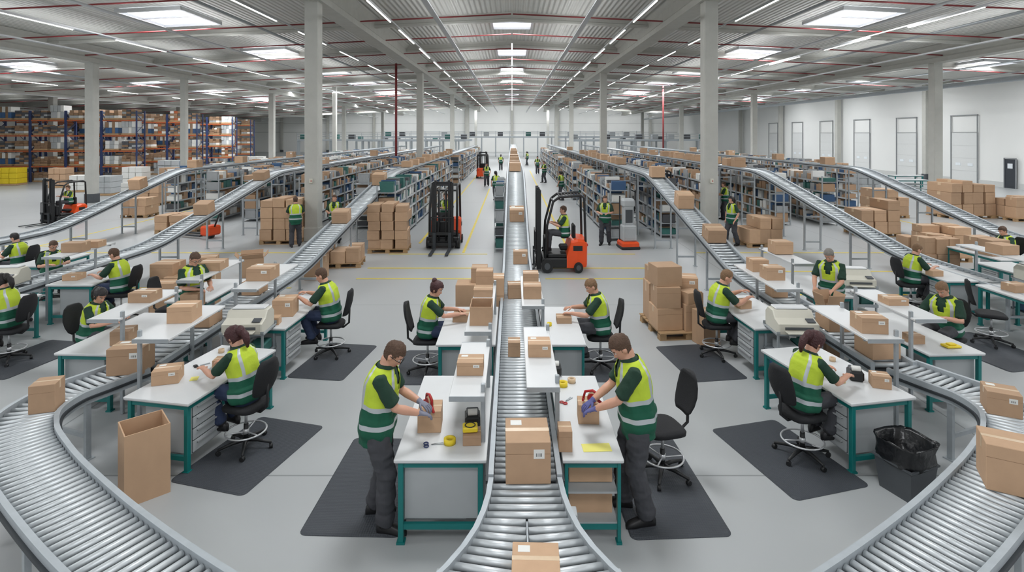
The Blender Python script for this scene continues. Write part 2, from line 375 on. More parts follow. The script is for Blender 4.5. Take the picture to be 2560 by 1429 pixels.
person(-10.7,13.0,RT-.6,hands=ht(.67,(.16,.42,.95),(-.16,.42,.95)),glasses=True,vox=.011,label='person with glasses seated behind the conveyor')
person(-8.62,9.6,LF,hands=ht(.67,(.16,.42,.95),(-.16,.42,.95)),hair='pony',hm=HBK,fem=True,label='person with black hair seated at bench on high stool',vox=.011,sc=1.04)
person(-12.2,13.9,LF,hm=HBK,label='person in safety vest seated at the far bench',vox=.012)
person(3.5,6.75,RT+.3,hands=ht(.67,(.14,.50,.93),(-.16,.46,.93)),lean=16,head=(32,0),hair='pony',hm=HRD,fem=True,sc=1.05,label='person with dark red hair seated handling black scanner')
person(3.6,9.85,RT,hands=ht(.67,(.1,.48,1.0),(-.14,.46,1.05)),lean=14,head=(26,-8),hm=HLB,sc=1.05,label='person in safety vest seated at bench lifting small part')
person(7.15,9.2,LF+.5,hands=ht(.67,(.14,.4,.95),(-.14,.4,.95)),lean=12,head=(34,0),hm=HLB,sc=1.04,label='person with beard seated at white table working')
person(6.05,10.6,LF+.75,'stand',hands=ht(.93,(.16,.38,1.02),(-.14,.38,1.02)),lean=10,head=(32,0),sc=1.03,hm=mat('grey_hair',(120,116,110),.6,var=.25,scale=40),label='person in safety vest standing holding a box by conveyor')
person(8.9,12.5,RT,hm=HLB,label='person in safety vest seated at teal bench',vox=.011)
person(13.2,14.9,LF,hm=HBR,label='person in safety vest seated beside the conveyor end',vox=.012)
drv=dict(ph=.5,feet=((.12,.46,.11),(-.12,.46,.11)),lean=2,head=(4,0),hair='short',vox=.014)
person(1.52,16.25,LF,z=.52,hands=ht(.5,(.12,.38,.82),(-.12,.38,.82)),label='person in safety vest driving forklift truck',**drv)
person(-2.35,19.9,PI,z=.52,hands=ht(.5,(.12,.38,.82),(-.12,.38,.82)),label='person in safety vest seated inside forklift cab',**drv)
person(-19.75,24.95,PI-.35,z=.42,sc=.92,hands=ht(.5,(.12,.38,.82),(-.12,.38,.82)),label='person in safety vest driving forklift',**drv)
WK=Proto(person(0,0,0,'stand',hands=ht(.93,(.14,.34,1.15),(-.14,.34,1.15)),lean=4,head=(8,0),vox=.015,label='person in safety vest standing in aisle with arms forward'))
WK2=Proto(person(0,0,0,'stand',hands=ht(.93,(.24,.04,.9),(-.24,.1,.92)),lean=3,head=(6,0),vox=.015,fem=True,hair='pony',hm=HBK,feet=((.11,.2,.085),(-.11,-.16,.1)),label='person in safety vest walking with arms down'))
for i,(x,y,r,l) in enumerate(((-7.5,19.4,.4,'person in safety vest standing beside stacked cartons'),(3.3,19.8,PI-.3,'person in safety vest standing beside shelving'),(-6.35,20.1,PI,'person in safety vest standing by column base'),(4.9,39,.3,None),(9.7,25.5,1.2,'person in safety vest reaching at shelving'),(2.6,45,2,None))):
    WK.put((x,y,0),r,label=l)
for i,(x,y,r) in enumerate(((-.95,33,.4),(-1.9,42,PI),(2.9,33,1),(2.5,55,PI),(-1.2,60,0),(1.9,70,1),(7.7,19.6,2))): WK2.put((x,y,0),r)

# ---------------- prototypes
def boxproto(kind):
    m=MB(); m.box((0,0,.5),(1,1,1),0,.012)
    o=solo('cardboard_box',m,[CARD],'brown cardboard box','box')
    if kind<2:
        part('packing_tape',MB().box((0,0,1.001),(1.0,.13,.006)).box((.5,0,.86),(.006,.13,.28)).box((-.5,0,.86),(.006,.13,.28)),[TAPE],o)
        part('flap_seam',MB().box((0,.0,1.0),(.99,.012,.004)).box((0,-.5,.72),(.99,.003,.006)),[SEAM],o)
    if kind==0:
        part('shipping_label',MB().box((.24,-.502,.72),(.24,.004,.22)),[PAPER],o)
        part('shipping_label',MB().box((-.25,.28,1.002),(.26,.2,.005)),[PAPER],o)
        part('barcode',MB().box((.18,-.505,.70),(.012,.003,.08)).box((.205,-.505,.70),(.007,.003,.08)).box((.235,-.505,.70),(.014,.003,.08)).box((.27,-.505,.70),(.008,.003,.08)).box((.295,-.505,.70),(.012,.003,.08)),[BLK],o)
    return Proto(o)
BX=[boxproto(0),boxproto(1),boxproto(2)]
def openproto():
    m=MB();t=.03
    for s in(-1,1): m.box((s*(.5-t/2),0,.5),(t,1,1)); m.box((0,s*(.5-t/2),.5),(1-2*t,t,1))
    m.box((0,0,.02),(.96,.96,.03),1)
    o=solo('open_cardboard_box',m,[CARD,CARDIN],'open brown cardboard box','box')
    return o
OPN=Proto(openproto())
OPF=openproto()
for s in(-1,1):
    part('flap',MB().box((s*.12,0,.05),(.26,.96,.02),R=Matrix.Rotation(-s*.9,3,'Y')),[CARD],OPF,(s*.5,0,1.0))
    part('flap',MB().box((0,s*.12,.05),(.96,.26,.02),R=Matrix.Rotation(s*.9,3,'X')),[CARD],OPF,(0,s*.5,1.0))
OPF=Proto(OPF)
def B(x,y,z,w,d,h,rz=0,k=None,where='on the roller conveyor',rot=None):
    k=random.choice((0,1,1,1,2)) if k is None else k
    if k==3: return OPN.put((x,y,z),rz,(w,d,h),'open brown cardboard box '+where)
    if k==4: return OPF.put((x,y,z),rz,(w,d,h),'open brown cardboard box '+where)
    d_=('labelled brown cardboard box ','taped brown cardboard box ','plain brown cardboard box ')[k]
    return BX[k].put((x,y,z),rz,(w,d,h),d_+where,rot=rot)
pm=MB()
for i in range(7): pm.box((0,-.36+i*.12,.135),(1.2,.095,.02))
for i in(-1,0,1):
    pm.box((0,i*.34,.01),(1.2,.1,.02)); pm.box((i*.53,0,.115),(.1,.8,.02))
    for j in(-1,0,1): pm.box((i*.53,j*.34,.063),(.13,.1,.085))
PAL=Proto(solo('wooden_pallet',pm,[WOOD],'light wooden pallet on the concrete floor','pallet'))
def stack(x,y,w,d,h,nx,ny,nz,rz=0,full=1.0,where='stacked on a wooden pallet',group=None,jit=.03):
    PAL.put((x,y,0),rz,(w/1.2,d/.8,1)); c,s=math.cos(rz),math.sin(rz)
    for k in range(nz):
        for i in range(nx):
            for j in range(ny):
                if k==nz-1 and random.random()>full: continue
                lx=(i+.5)/nx*w-w/2+random.uniform(-jit,jit); ly=(j+.5)/ny*d-d/2+random.uniform(-jit,jit)
                B(x+lx*c-ly*s,y+lx*s+ly*c,.147+k*h/nz,w/nx*random.uniform(.88,.96),d/ny*.94,h/nz*(.985 if k<nz-1 else random.uniform(.6,1)),rz+random.uniform(-.06,.06),random.choice((1,1,2)),where)
# chair
def chair():
    o=thing('office_chair','black high office chair with foot ring on castors','chair')
    m=MB(); rs=[]
    for z,s_ in((.50,.86),(.515,1),(.55,1.02),(.568,.96),(.575,.8)):
        rs.append([V((.235*s_*math.copysign(abs(math.cos(t))**.6,math.cos(t)),.225*s_*math.copysign(abs(math.sin(t))**.6,math.sin(t)),z+.01*math.cos(2*t))) for t in [2*PI*i/24 for i in range(24)]])
    m.rings(rs); part('seat',m,[BLKF],o)
    m=MB(); rs=[]
    for z,w in((.70,.12),(.74,.17),(.82,.2),(.92,.21),(1.02,.195),(1.10,.165),(1.14,.11)):
        yb=-.27-.12*(z-.7)+.05*math.sin((z-.7)*5)*-1
        rs.append([V((w*math.cos(t),yb+.028*math.sin(t)+.05*(math.cos(t)**2)*.6,z)) for t in [2*PI*i/16 for i in range(16)]])
    m.rings(rs); part('backrest',m,[BLKF],o)
    part('back_support',MB().tube([(0,-.05,.49),(0,-.22,.48),(0,-.32,.56),(0,-.33,.85)],(.018),n=8),[BLK],o)
    part('gas_column',MB().cyl((0,0,.09),(0,0,.3),.028).cyl((0,0,.3),(0,0,.5),.018,1),[BLK,HANDLE],o)
    m=MB().circ((0,0,.215),.235,.011,0,28)
    for i in range(3): a=2*PI*i/3+.3; m.tube([(0,0,.2),(.235*math.cos(a),.235*math.sin(a),.215)],.008)
    m.cyl((0,0,.18),(0,0,.24),.036); part('foot_ring',m,[HANDLE],o,label='chrome foot ring')
    m=MB()
    for i in range(5): a=2*PI*i/5; m.tube([(0,0,.11),(.15*math.cos(a),.15*math.sin(a),.1),(.31*math.cos(a),.31*math.sin(a),.07)],[.03,.022,.016])
    part('star_base',m,[BLK],o)
    for i in range(5):
        a=2*PI*i/5; m=MB().cyl((-.02,0,.028),(.02,0,.028),.028,0,12).cyl((0,0,.04),(0,0,.07),.008); part('castor',m,[BLK],o,(.31*math.cos(a),.31*math.sin(a),0),(0,0,a*1.7))
    return Proto(o)
CH=chair()
for x,y,r,l in ((-1.38,9.15,RT,0),(1.47,9.3,LF,0),(-3.3,6.95,LF-.32,0),(-3.2,9.9,LF,0),(-6.75,9.0,RT-.1,0),(-8.2,11.75,LF,0),(-10.7,13,RT-.6,0),(-8.62,9.6,LF,0),(-12.2,13.9,LF,0),(3.5,6.75,RT+.3,0),(3.6,9.85,RT,0),(7.15,9.2,LF+.5,0),(8.9,12.5,RT,0),(13.2,14.9,LF,0),(1.72,6.4,LF+.25,1),(-6.55,10.75,RT,1),(8.9,10.4,RT-.5,1),(9.5,9.0,RT,1)):
    CH.put((x,y,.012),r,label='empty black high office chair with foot ring' if l else 'occupied black high office chair with foot ring')
# workbench
def bench(variant):
    o=thing('workbench','white-topped workbench with teal steel frame','workbench')
    w,L_=.88,1.8
    part('tabletop',MB().box((0,0,.805),(w,L_,.032),0,.006).box((0,0,.787),(w-.02,L_-.02,.01),1),[WHITE,GREYC],o)
    for sx in(-1,1):
        for sy in(-1,1): part('leg',MB().box((sx*(w/2-.06),sy*(L_/2-.06),.39),(.05,.06,.78),0,.004).box((sx*(w/2-.06),sy*(L_/2-.06),.01),(.08,.08,.02)),[TEAL],o)
    m=MB()
    for sy in(-1,1): m.box((0,sy*(L_/2-.06),.75),(w-.12,.04,.05)); m.box((0,sy*(L_/2-.06),.16),(w-.12,.04,.05))
    for sx in(-1,1): m.box((sx*(w/2-.06),0,.75),(.04,L_-.12,.05))
    part('frame_rail',m,[TEAL],o)
    if variant!=2:
        f=1 if variant==0 else -1
        c=part('drawer_cabinet',MB().box((0,0,0),(.62,.56,.58),0,.008).box((f*.308,0,0),(.01,.53,.55),1),[GREYC,DSTEEL],o,(f*.07,-L_/2+.40,.46))
        for i in range(4):
            m=MB().box((0,0,0),(.016,.52,.125),0,.003).box((f*.02,0,.04),(.026,.4,.014),1).box((f*.01,0,.028),(.006,.4,.01),2)
            part('drawer',m,[GREYC,HANDLE,DSTEEL],c,(f*.318,0,-.205+i*.138))
        if variant==3: part('end_panel',MB().box((0,-L_/2+.095,.47),(w-.18,.012,.52)),[GREYC],o)
    else:
        part('lower_shelf',MB().box((0,-.1,.19),(w-.16,L_-.3,.02)),[GREYC],o); part('lower_shelf',MB().box((0,-.1,.48),(w-.16,L_-.3,.02)),[GREYC],o)
    return Proto(o)
BN=[bench(0),bench(1),bench(2),bench(3)]
def bn(x,y,rz,v,sx=1,sy=1,label=None): return BN[v].put((x,y,0),rz,(sx,sy,1),label)
bn(-.68,6.22,0,3,1,1.03,'white-topped teal workbench where person tapes a box')
bn(.77,6.22,0,2,.66,1.03,'narrow white-topped teal workbench with cartons below')
bn(-.68,9.1,0,1,1,1.0); bn(.79,9.1,0,0,.68,1.0)
bn(-3.97,7.29,R_(-11),0,1,.92,'white-topped teal workbench with grey drawers beside conveyor'); bn(4.15,7.29,R_(11),1,1,.92,'white-topped teal workbench with grey drawers beside waste bin')
bn(-3.95,9.8,R_(-4),0,.95,1); bn(4.2,9.8,R_(4),1,.95,1)
bn(-5.98,8.75,R_(-3),1,.95,1); bn(6.2,8.75,R_(3),0,.95,1)
bn(-6.0,11.1,0,1,.9,.9); bn(6.1,11.4,0,0,.9,.9)
bn(-9.05,12.2,0,0,1.1,.85); bn(9.6,12.5,0,1,1.1,.85)
bn(-9.5,9.9,0,0,1,1); bn(9.95,10.6,0,1,1,1); bn(-13,13.9,0,0); bn(12.4,14.6,0,1); bn(-11.3,13.8,0,1,.9,.8); bn(11.6,12.6,0,0)
# overhead shelves
def shelf(x0,x1,y0,y1,h,side,lab='white overhead shelf board on aluminium posts above bench'):
    o=thing('overhead_shelf',lab,'shelf',((x0+x1)/2,(y0+y1)/2,0)); w=x1-x0;L_=y1-y0
    part('shelf_board',MB().box((0,0,h-.015),(w,L_,.03),0,.005).box((0,-L_/2+.004,h-.022),(w,.012,.05),1).box((0,L_/2-.004,h-.022),(w,.012,.05),1),[WHITE,STEEL],o)
    for sy in(-1,1):
        part('post',MB().box((side*(w/2-.02),sy*(L_/2-.12),h/2+.04),(.045,.045,h+.08),0,.006),[STEEL],o)
        part('bracket',MB().box((0,sy*(L_/2-.12),h-.045),(w*.9,.03,.03)),[STEEL],o)
shelf(-.62,-.27,5.5,6.95,1.32,1); shelf(-.62,-.27,7.3,9.7,1.32,1)
shelf(.15,.49,5.7,7.5,1.32,1); shelf(.15,.49,8.4,10.2,1.32,1)
shelf(-4.72,-4.27,6.95,8.35,1.35,-1); shelf(-5.85,-5.42,7.7,9.2,1.35,1)
shelf(-4.62,-4.2,9.2,11.0,1.35,-1); shelf(-5.85,-5.45,9.75,11.4,1.35,1)
shelf(4.42,4.87,6.95,8.35,1.35,1); shelf(5.55,5.98,7.7,9.2,1.35,-1)
shelf(4.35,4.78,9.2,11.0,1.35,1); shelf(5.55,5.95,11,12.6,1.35,-1)
shelf(-9.75,-9.35,11.6,13.2,1.35,-1); shelf(10.3,10.7,11,13,1.35,1)
# mats
def fmat(x,y,w,l,rz):
    pts=[];r=.07
    for cx,cy,a0 in((w/2-r,l/2-r,0),(-w/2+r,l/2-r,90),(-w/2+r,-l/2+r,180),(w/2-r,-l/2+r,270)):
        for k in range(6): a=R_(a0+k*18); pts.append((cx+r*math.cos(a),cy+r*math.sin(a)))
    m=MB(); m.rings([[V((p[0]*s,p[1]*s,z)) for p in pts] for z,s in((0.0,1),(.004,1),(.012,.97),(.0125,.96))],sm=False)
    solo('anti_fatigue_mat',m,[MATM],'dark grey textured rubber mat on the floor','mat',(x,y,.001),rz)
fmat(-1.55,6.3,1.0,1.75,R_(-2)); fmat(1.6,6.3,1.0,1.8,R_(3))
fmat(-3.18,6.88,1.0,1.5,R_(-15)); fmat(3.3,6.8,1.0,1.5,R_(15)); fmat(-3.05,9.65,.95,1.5,R_(-8)); fmat(3.2,9.6,.95,1.5,R_(8))
fmat(-8.4,9.75,1,1.6,R_(-10)); fmat(8.6,10.1,1.2,1.7,R_(10)); fmat(-1.5,9.4,.8,1.4,0); fmat(1.55,9.5,.8,1.4,0)

# ---------------- conveyors
def dense(pts,step=.2,passes=12):
    P=[V(p) for p in pts];o=[]
    for a,b in zip(P,P[1:]):
        n=max(1,int((b-a).length/step)); o+=[a.lerp(b,i/n) for i in range(n)]
    o.append(P[-1])
    for _ in range(passes): o=[o[0]]+[(o[i-1]+o[i]*2+o[i+1])/4 for i in range(1,len(o)-1)]+[o[-1]]
    return o
def resamp(P,pitch):
    o=[];acc=0;nx=pitch/2
    for a,b in zip(P,P[1:]):
        L_=(b-a).length
        while nx<=acc+L_:
            t=(nx-acc)/L_; o.append((a.lerp(b,t),(b-a).normalized())); nx+=pitch
        acc+=L_
    return o
CAMP=V((0,0,3.9))
def conveyor(name,label,P,width,pitch,r,legsp=2.0,rh=.13,legs=True,seg=12,maxr=100,rw=.048):
    root=thing(name,label,'conveyor',(P[0].x,P[0].y,0)); o0=V((P[0].x,P[0].y,0))
    def fr(T): Lt=T.cross(V((0,0,1))).normalized(); return Lt,Lt.cross(T).normalized()
    n=len(P)
    def strip(off,q,m,mi):
        rs=[]
        for i in range(n):
            T=(P[min(i+1,n-1)]-P[max(i-1,0)]).normalized(); Lt,U=fr(T); c=P[i]-o0+Lt*off
            rs.append([c+Lt*a+U*b for a,b in q])
        m.rings(rs,m=mi,sm=False)
    for s in(-1,1):
        m=MB(); strip(s*(width/2+rw/2+.006),[(-rw/2,.035-rh),(rw/2,.035-rh),(rw/2,.035),(-rw/2,.035)],m,0)
        strip(s*(width/2+rw+.018),[(-.012,.03-rh*.62),(.012,.03-rh*.62),(.012,.03-rh*.42),(-.012,.03-rh*.42)],m,1)
        part('side_rail',m,[RAIL,DSTEEL],root)
    m=MB(); strip(0,[(-width/2,-r*2.6-.01),(width/2,-r*2.6-.01),(width/2,-r*2.6),(-width/2,-r*2.6)],m,0); part('gap_shade_sheet',m,[GAPSHADE],root)  # dark sheet added below the rollers so the gaps look shaded
    rr=resamp(P,pitch); 
    rr.sort(key=lambda q:(q[0]-CAMP).length)
    rm=MB(); rm.cyl((-width/2,0,0),(width/2,0,0),r,0,seg); rm.cyl((-width/2-.02,0,0),(width/2+.02,0,0),r*.35,1,6); rmesh=rm.mesh('roller',[ROLL,DSTEEL])
    for p,T in rr[:maxr]:
        Lt,U=fr(T); q=part('roller',rmesh,None,root); M=Matrix((Lt,T,U)).transposed().to_4x4(); M.translation=p-o0-U*r; q.matrix_basis=M
    if len(rr)>maxr:
        m=MB()
        for p,T in rr[maxr:]:
            Lt,U=fr(T); c=p-o0-U*r; m.cyl(c-Lt*width/2,c+Lt*width/2,r,0,8)
        q=part('rollers',m,[ROLL],root); q['kind']='stuff'
    if legs:
        for p,T in resamp(P,legsp):
            Lt,U=fr(T); Lt.z=0; c=V((p.x-o0.x,p.y-o0.y,0)); top=p.z+.03-rh*.6; m=MB(); ang=math.atan2(Lt.y,Lt.x); R=Matrix.Rotation(ang,3,'Z')
            for s in(-1,1):
                q=c+Lt*s*(width/2+.02); m.box(q+V((0,0,top/2)),(.045,.06,top),0,R=R); m.box(q+V((0,0,.006)),(.1,.12,.012),0,R=R)
            m.box(c+V((0,0,.28)),(width,.035,.05),0,R=R)
            if top>1.4: m.box(c+V((0,0,top-.5)),(width,.035,.05),0,R=R)
            part('support_leg',m,[STEEL],root)
    return root
CX=.12
pc=dense([(CX,5.05,.8),(CX,13.8,.8),(CX+.02,21.8,2.42),(CX+.02,80,2.42)])
conveyor('roller_conveyor','straight galvanised roller conveyor rising between packing benches',pc,.56,.092,.027)
lines=[(-5.05,7.55,12.9,23.6,2.3),(5.15,7.55,12.3,20.3,2.45),(-10.1,10,15.6,23.8,2.3),(10.1,9.8,14.2,22.6,2.42),(-15,15.5,18.2,25.2,2.3),(15.2,14.2,17.2,24.4,2.42)]
for X,y0,y1,y2,h in lines:
    conveyor('roller_conveyor','galvanised roller conveyor descending to packing benches' ,dense([(X,y0,.79),(X,y1,.79),(X,y2,h),(X,78,h)]),.5,.165,.034,legsp=2.6,maxr=95,rw=.06,rh=.15)
def cr(pts,k=14):
    P=[V(p) for p in pts]; P=[P[0]*2-P[1]]+P+[P[-1]*2-P[-2]]; o=[]
    for i in range(1,len(P)-2):
        a,b,c,d=P[i-1:i+3]
        for j in range(k):
            t=j/k; o.append(.5*((2*b)+(c-a)*t+(2*a-5*b+4*c-d)*t*t+(3*b-a-3*c+d)*t**3))
    o.append(P[-2]); return o
for sg,ox in((-1,0),(1,.17)):
    pp=[(sg*5.05+ox,7.5,.79),(sg*5.22+ox,7.12,.79),(sg*5.40+ox,6.7,.79),(sg*5.36+ox,6.2,.79),(sg*5.07+ox,5.76,.79),(sg*4.63+ox,5.36,.79),(sg*4.1+ox,4.95,.79),(sg*3.2+ox,4.33,.79),(sg*2.2+ox,3.72,.79),(sg*1.3+ox,3.25,.79)]
    conveyor('curved_roller_conveyor','curved galvanised roller conveyor sweeping around the benches',cr(pp),.54,.088,.027,legsp=1.5,rh=.15,seg=18)
# merging piece
mg=thing('merging_roller_conveyor','flared roller conveyor junction with two diverging lanes','conveyor',(CX,4.0,0))
cv=[(5.03,.285),(4.8,.30),(4.6,.33),(4.4,.38),(4.2,.46),(4.0,.57),(3.8,.71),(3.6,.89),(3.4,1.14)]
for s in(-1,1):
    rs=[]
    for y,w in cv: rs.append([V((s*(w+a),y-4,b)) for a,b in((0,.69),(.045,.69),(.045,.82),(0,.82))])
    part('side_rail',MB().rings(rs,sm=False),[RAIL],mg)
part('centre_rail',MB().box((0,.1-.25,.76),(.014,1.3,.06)),[RAIL],mg)
m=MB(); m.add([V((s*w,y-4,.69)) for y,w in cv for s in(-1,1)],[(2*i,2*i+1,2*i+3,2*i+2) for i in range(len(cv)-1)]); part('gap_shade_sheet',m,[GAPSHADE],mg)  # same added dark sheet, shading the gaps of the junction
y=4.98
while y>3.45:
    w=[a[1]+(b_[1]-a[1])*(a[0]-y)/(a[0]-b_[0]) for a,b_ in zip(cv,cv[1:]) if b_[0]<=y<=a[0]][0]
    if y>4.6: part('roller',MB().cyl((-w,0,0),(w,0,0),.028,0,16),[ROLL],mg,(0,y-4,.762))
    else:
        for s in(-1,1):
            k=(4.6-y)*.18; part('roller',MB().cyl((s*.01,0,0),(s*w,k*1.0,0),.028,0,16),[ROLL],mg,(0,y-4,.762))
    y-=.092
for s in(-1,1): part('support_leg',MB().box((s*.34,.7,.34),(.05,.06,.68)).box((s*.34,.7,.006),(.1,.12,.012)),[STEEL],mg)
part('control_box',MB().box((.4,.75,.62),(.06,.12,.18),0,.006).cyl((.4,.69,.64),(.4,.675,.64),.02,1),[GREYC,RED],mg)

# ---------------- boxes near
T=.822
c='on the central roller conveyor'
B(CX+.02,5.18,.80,.40,.44,.37,.02,0,c); B(.16,3.78,.80,.32,.3,.24,-.03,0,c); B(.03,7.9,.8,.17,.22,.2,0,1,c); B(.06,10.7,.8,.28,.3,.26,.05,1,c); B(.2,13.5,.8,.34,.32,.3,0,0,c)
def onl(X,y0,y1,y2,h,y): return .79 if y<y1 else (h if y>y2 else .79+(h-.79)*(y-y1)/(y2-y1))
def slope(X,y0,y1,y2,h,y): return math.atan2(h-.79,y2-y1) if y1+.6<y<y2-.6 else 0
cen=(CX,5,13.8,21.8,2.42)
def OB(l,y,w,d,h,dx=0,rz=0,k=None):
    a=slope(*l,y); B(l[0]+dx,y,onl(*l,y)+.012,w,d,h,k=k,rot=(a,0,rz),where='riding up inclined conveyor' if a else 'on the elevated conveyor')
OB(cen,16.6,.42,.42,.36,.02,.03,0)
for y in(22.4,23.3,24.6,26,28,30,33,36,40,45): OB(cen,y,.45,.5,random.uniform(.25,.42))
for l,ys in((lines[0],(16.6,21.4,27,33,45)),(lines[1],(14.3,16.8,19.9,28,36,50)),(lines[2],(18.4,22.6,30,41)),(lines[3],(25,29,35,43)),(lines[4],(22.5,26.5,31,38)),(lines[5],(27,32,39,47))):
    for y in ys: OB(l,y,.46,.5,random.uniform(.3,.42),0,random.uniform(-.08,.08))
for y in(26,28,30.5,32,34,37,40): OB(lines[1],y+.7,.45,.5,.3); OB(lines[3],y,.48,.6,.35); OB(lines[0],y+3,.45,.45,.3)
w_='on the curved roller conveyor'
B(-5.28,6.36,.79,.25,.25,.31,.3,1,w_); B(-5.02,7.38,.79,.44,.32,.34,.15,0,w_); B(5.5,6.3,.79,.31,.3,.25,-.5,0,w_); B(4.4,4.98,.79,.36,.36,.40,-.5,1,w_)
B(-5.05,9.2,.79,.38,.4,.24,0,1,'on conveyor between benches'); B(-5.05,11,.79,.34,.4,.25,0,1,'on conveyor between benches'); B(5.15,9,.79,.34,.4,.26,0,1,'on conveyor between benches'); B(5.15,7.9,.79,.42,.36,.3,.1,1,'on conveyor between benches'); B(5.1,10.8,.79,.3,.3,.24,0,1,'on conveyor between benches')
t='on the white workbench'; s_='on the white overhead shelf'
B(-.86,5.9,T,.24,.26,.22,.05,1,t); B(.82,6.05,T,.22,.22,.2,-.05,1,t); B(.52,5.52,T,.13,.2,.2,0,1,t); B(-.4,5.62,T,.18,.18,.1,.05,1,t)
B(-.45,6.1,1.32,.28,.24,.14,0,0,s_); B(-.42,7.75,1.32,.3,.42,.25,0,3,s_); B(-.46,9.0,1.32,.3,.3,.12,0,1,s_); B(-.46,9.45,1.32,.28,.28,.3,0,1,s_); B(-.85,10.6,.0,.4,.4,1.1,0,2,'stacked behind the workbench'); B(-.62,10.7,1.1,.3,.35,.28,0,1,'stacked behind the workbench'); B(-.35,10.7,.0,.4,.4,1.2,0,1,'stacked behind the workbench')
B(-.82,9.3,T,.3,.3,.12,0,1,t); B(.32,6.6,1.32,.26,.26,.15,0,0,s_); B(.32,8.9,1.32,.28,.3,.2,0,1,s_); B(.32,9.6,1.32,.26,.26,.22,0,1,s_); B(.85,9.2,T,.24,.22,.1,0,1,t)
B(-4.3,7.0,T,.30,.26,.17,.3,0,t); B(-3.85,7.42,T,.17,.17,.11,.1,1,t); B(-4.5,7.7,1.35,.32,.32,.22,.1,1,s_); B(-5.63,8.6,1.35,.34,.3,.15,0,0,s_); B(-5.75,8.3,T,.25,.3,.2,.2,1,t)
B(-3.88,9.6,T,.34,.36,.28,.1,0,t); B(-4.4,9.9,1.35,.42,.4,.22,0,0,s_); B(-5.65,10.6,1.35,.4,.4,.16,.1,1,s_); B(-5.7,10.0,T,.3,.3,.25,.1,1,t); B(-3.85,9.1,T,.16,.16,.12,.1,1,t)
B(4.5,6.85,T,.2,.18,.15,-.3,0,t); B(4.65,7.3,1.35,.32,.32,.2,-.1,0,s_); B(5.95,8.3,T,.2,.2,.12,.1,1,t); B(4.6,9.9,1.35,.32,.3,.22,0,0,s_); B(4.6,10.5,1.35,.3,.3,.22,0,1,s_); B(4.1,9.95,T,.22,.2,.14,.2,1,t); B(5.75,12.0,1.36,.38,.36,.26,0,1,s_); B(5.75,8.45,1.35,.3,.26,.1,0,0,s_)
B(5.6,9.9,T-.82,.3,.3,.95,.1,4,'beside the workbench'); B(6.2,10.9,T,.25,.2,.1,0,1,t)
for x,y,z,w,d,h in((-9.3,11.9,T,.3,.3,.12),(-9.5,12.2,1.35,.42,.3,.2),(-9.5,12.7,1.35,.4,.3,.14),(9.2,12.2,T,.25,.2,.12),(10.5,12,1.35,.4,.4,.2),(9.9,11,T,.35,.3,.15),(12.5,15,T,.5,.4,.35),(12.3,14.3,T,.5,.4,.4)): B(x,y,z,w,d,h,.1,None,'on the packing station')
# stacks by benches
def pile(lst,where):
    for x,y,z,w,d,h,r in lst: B(x,y,z,w,d,h,r,random.choice((1,1,0,2)),where)
pile([(-7.2,12.2,0,.7,.6,.45,.1),(-7.1,12.2,.45,.6,.6,.4,-.1),(-7.6,12.3,.0,.5,.5,.8,.2),(-7.55,12.3,.8,.5,.5,.3,0),(-6.8,12.4,.85,.5,.4,.35,.3),(-6.85,12.5,0,.45,.5,.85,0),(-7.15,11.6,0,.5,.4,.5,.2),(-7.15,11.6,.5,.42,.35,.35,.1)],'piled on the floor beside benches')
PAL.put((3.3,11.2,0),.1,(.95,1.5,1))
pile([(3.0,10.95,.147,.5,.5,.42,.1),(3.0,10.95,.567,.46,.5,.4,.0),(3.0,11.0,.967,.5,.46,.38,.15),(3.45,10.85,.147,.36,.34,.5,.2),(3.55,11.35,.147,.46,.5,.6,.1),(3.5,11.3,.747,.44,.42,.3,-.2),(3.0,11.5,.147,.5,.5,.75,.0),(3.02,11.5,.897,.46,.44,.3,.1),(3.45,10.85,.65,.34,.3,.22,.4)],'piled unevenly on a pallet')
B(3.62,10.45,0,.36,.36,.62,.3,1,'standing on floor beside the pallet')
pile([(-5.8,15.8,0,.6,.5,.5,.3),(-5.3,15.2,0,.5,.5,.6,0)],'on the floor near the incline'); B(-7.2,15.5,0,.6,.5,.55,.4,4,'on the floor near the incline')
stack(-8.25,20.3,1.35,1.1,1.55,3,1,4,0,.8); stack(-4.1,18.8,1.3,1.0,1.5,3,1,5,.05,1); stack(-5.1,16.7,1.3,.9,.45,3,2,1,.1,1); stack(8.7,19.8,1.3,1.1,.95,3,1,2,.1,.7)
stack(21.2,26.5,2.2,1.5,1.6,4,1,3,.1,.8); stack(23,25.5,1.2,1.2,1.0,2,2,2,0,1); stack(11.8,15.9,1.1,1.0,.9,3,2,2,.1,.7); stack(13.4,17.5,1.2,1.0,1.0,2,2,3,0,.8)
stack(-17.6,26.5,1.2,1.0,.8,3,1,2,0,.8); stack(-13.2,22.5,1.6,1.2,.6,3,2,2,0,1); stack(14.0,21.8,1.5,1.2,1.3,3,1,3,0,.6); stack(17.6,26.5,1.6,1.2,1.2,3,1,3,0,.7); stack(-20,31,1.6,1.2,1.1,3,1,2,0,.7)
B(-4.02,6.12,0,.42,.42,.75,.74,3,'tall and empty on floor beside workbench')
for z,h,k in((.2,.26,3),(.5,.24,3)): B(.77,5.78,z,.42,.6,h,0,k,'stored under the narrow workbench')
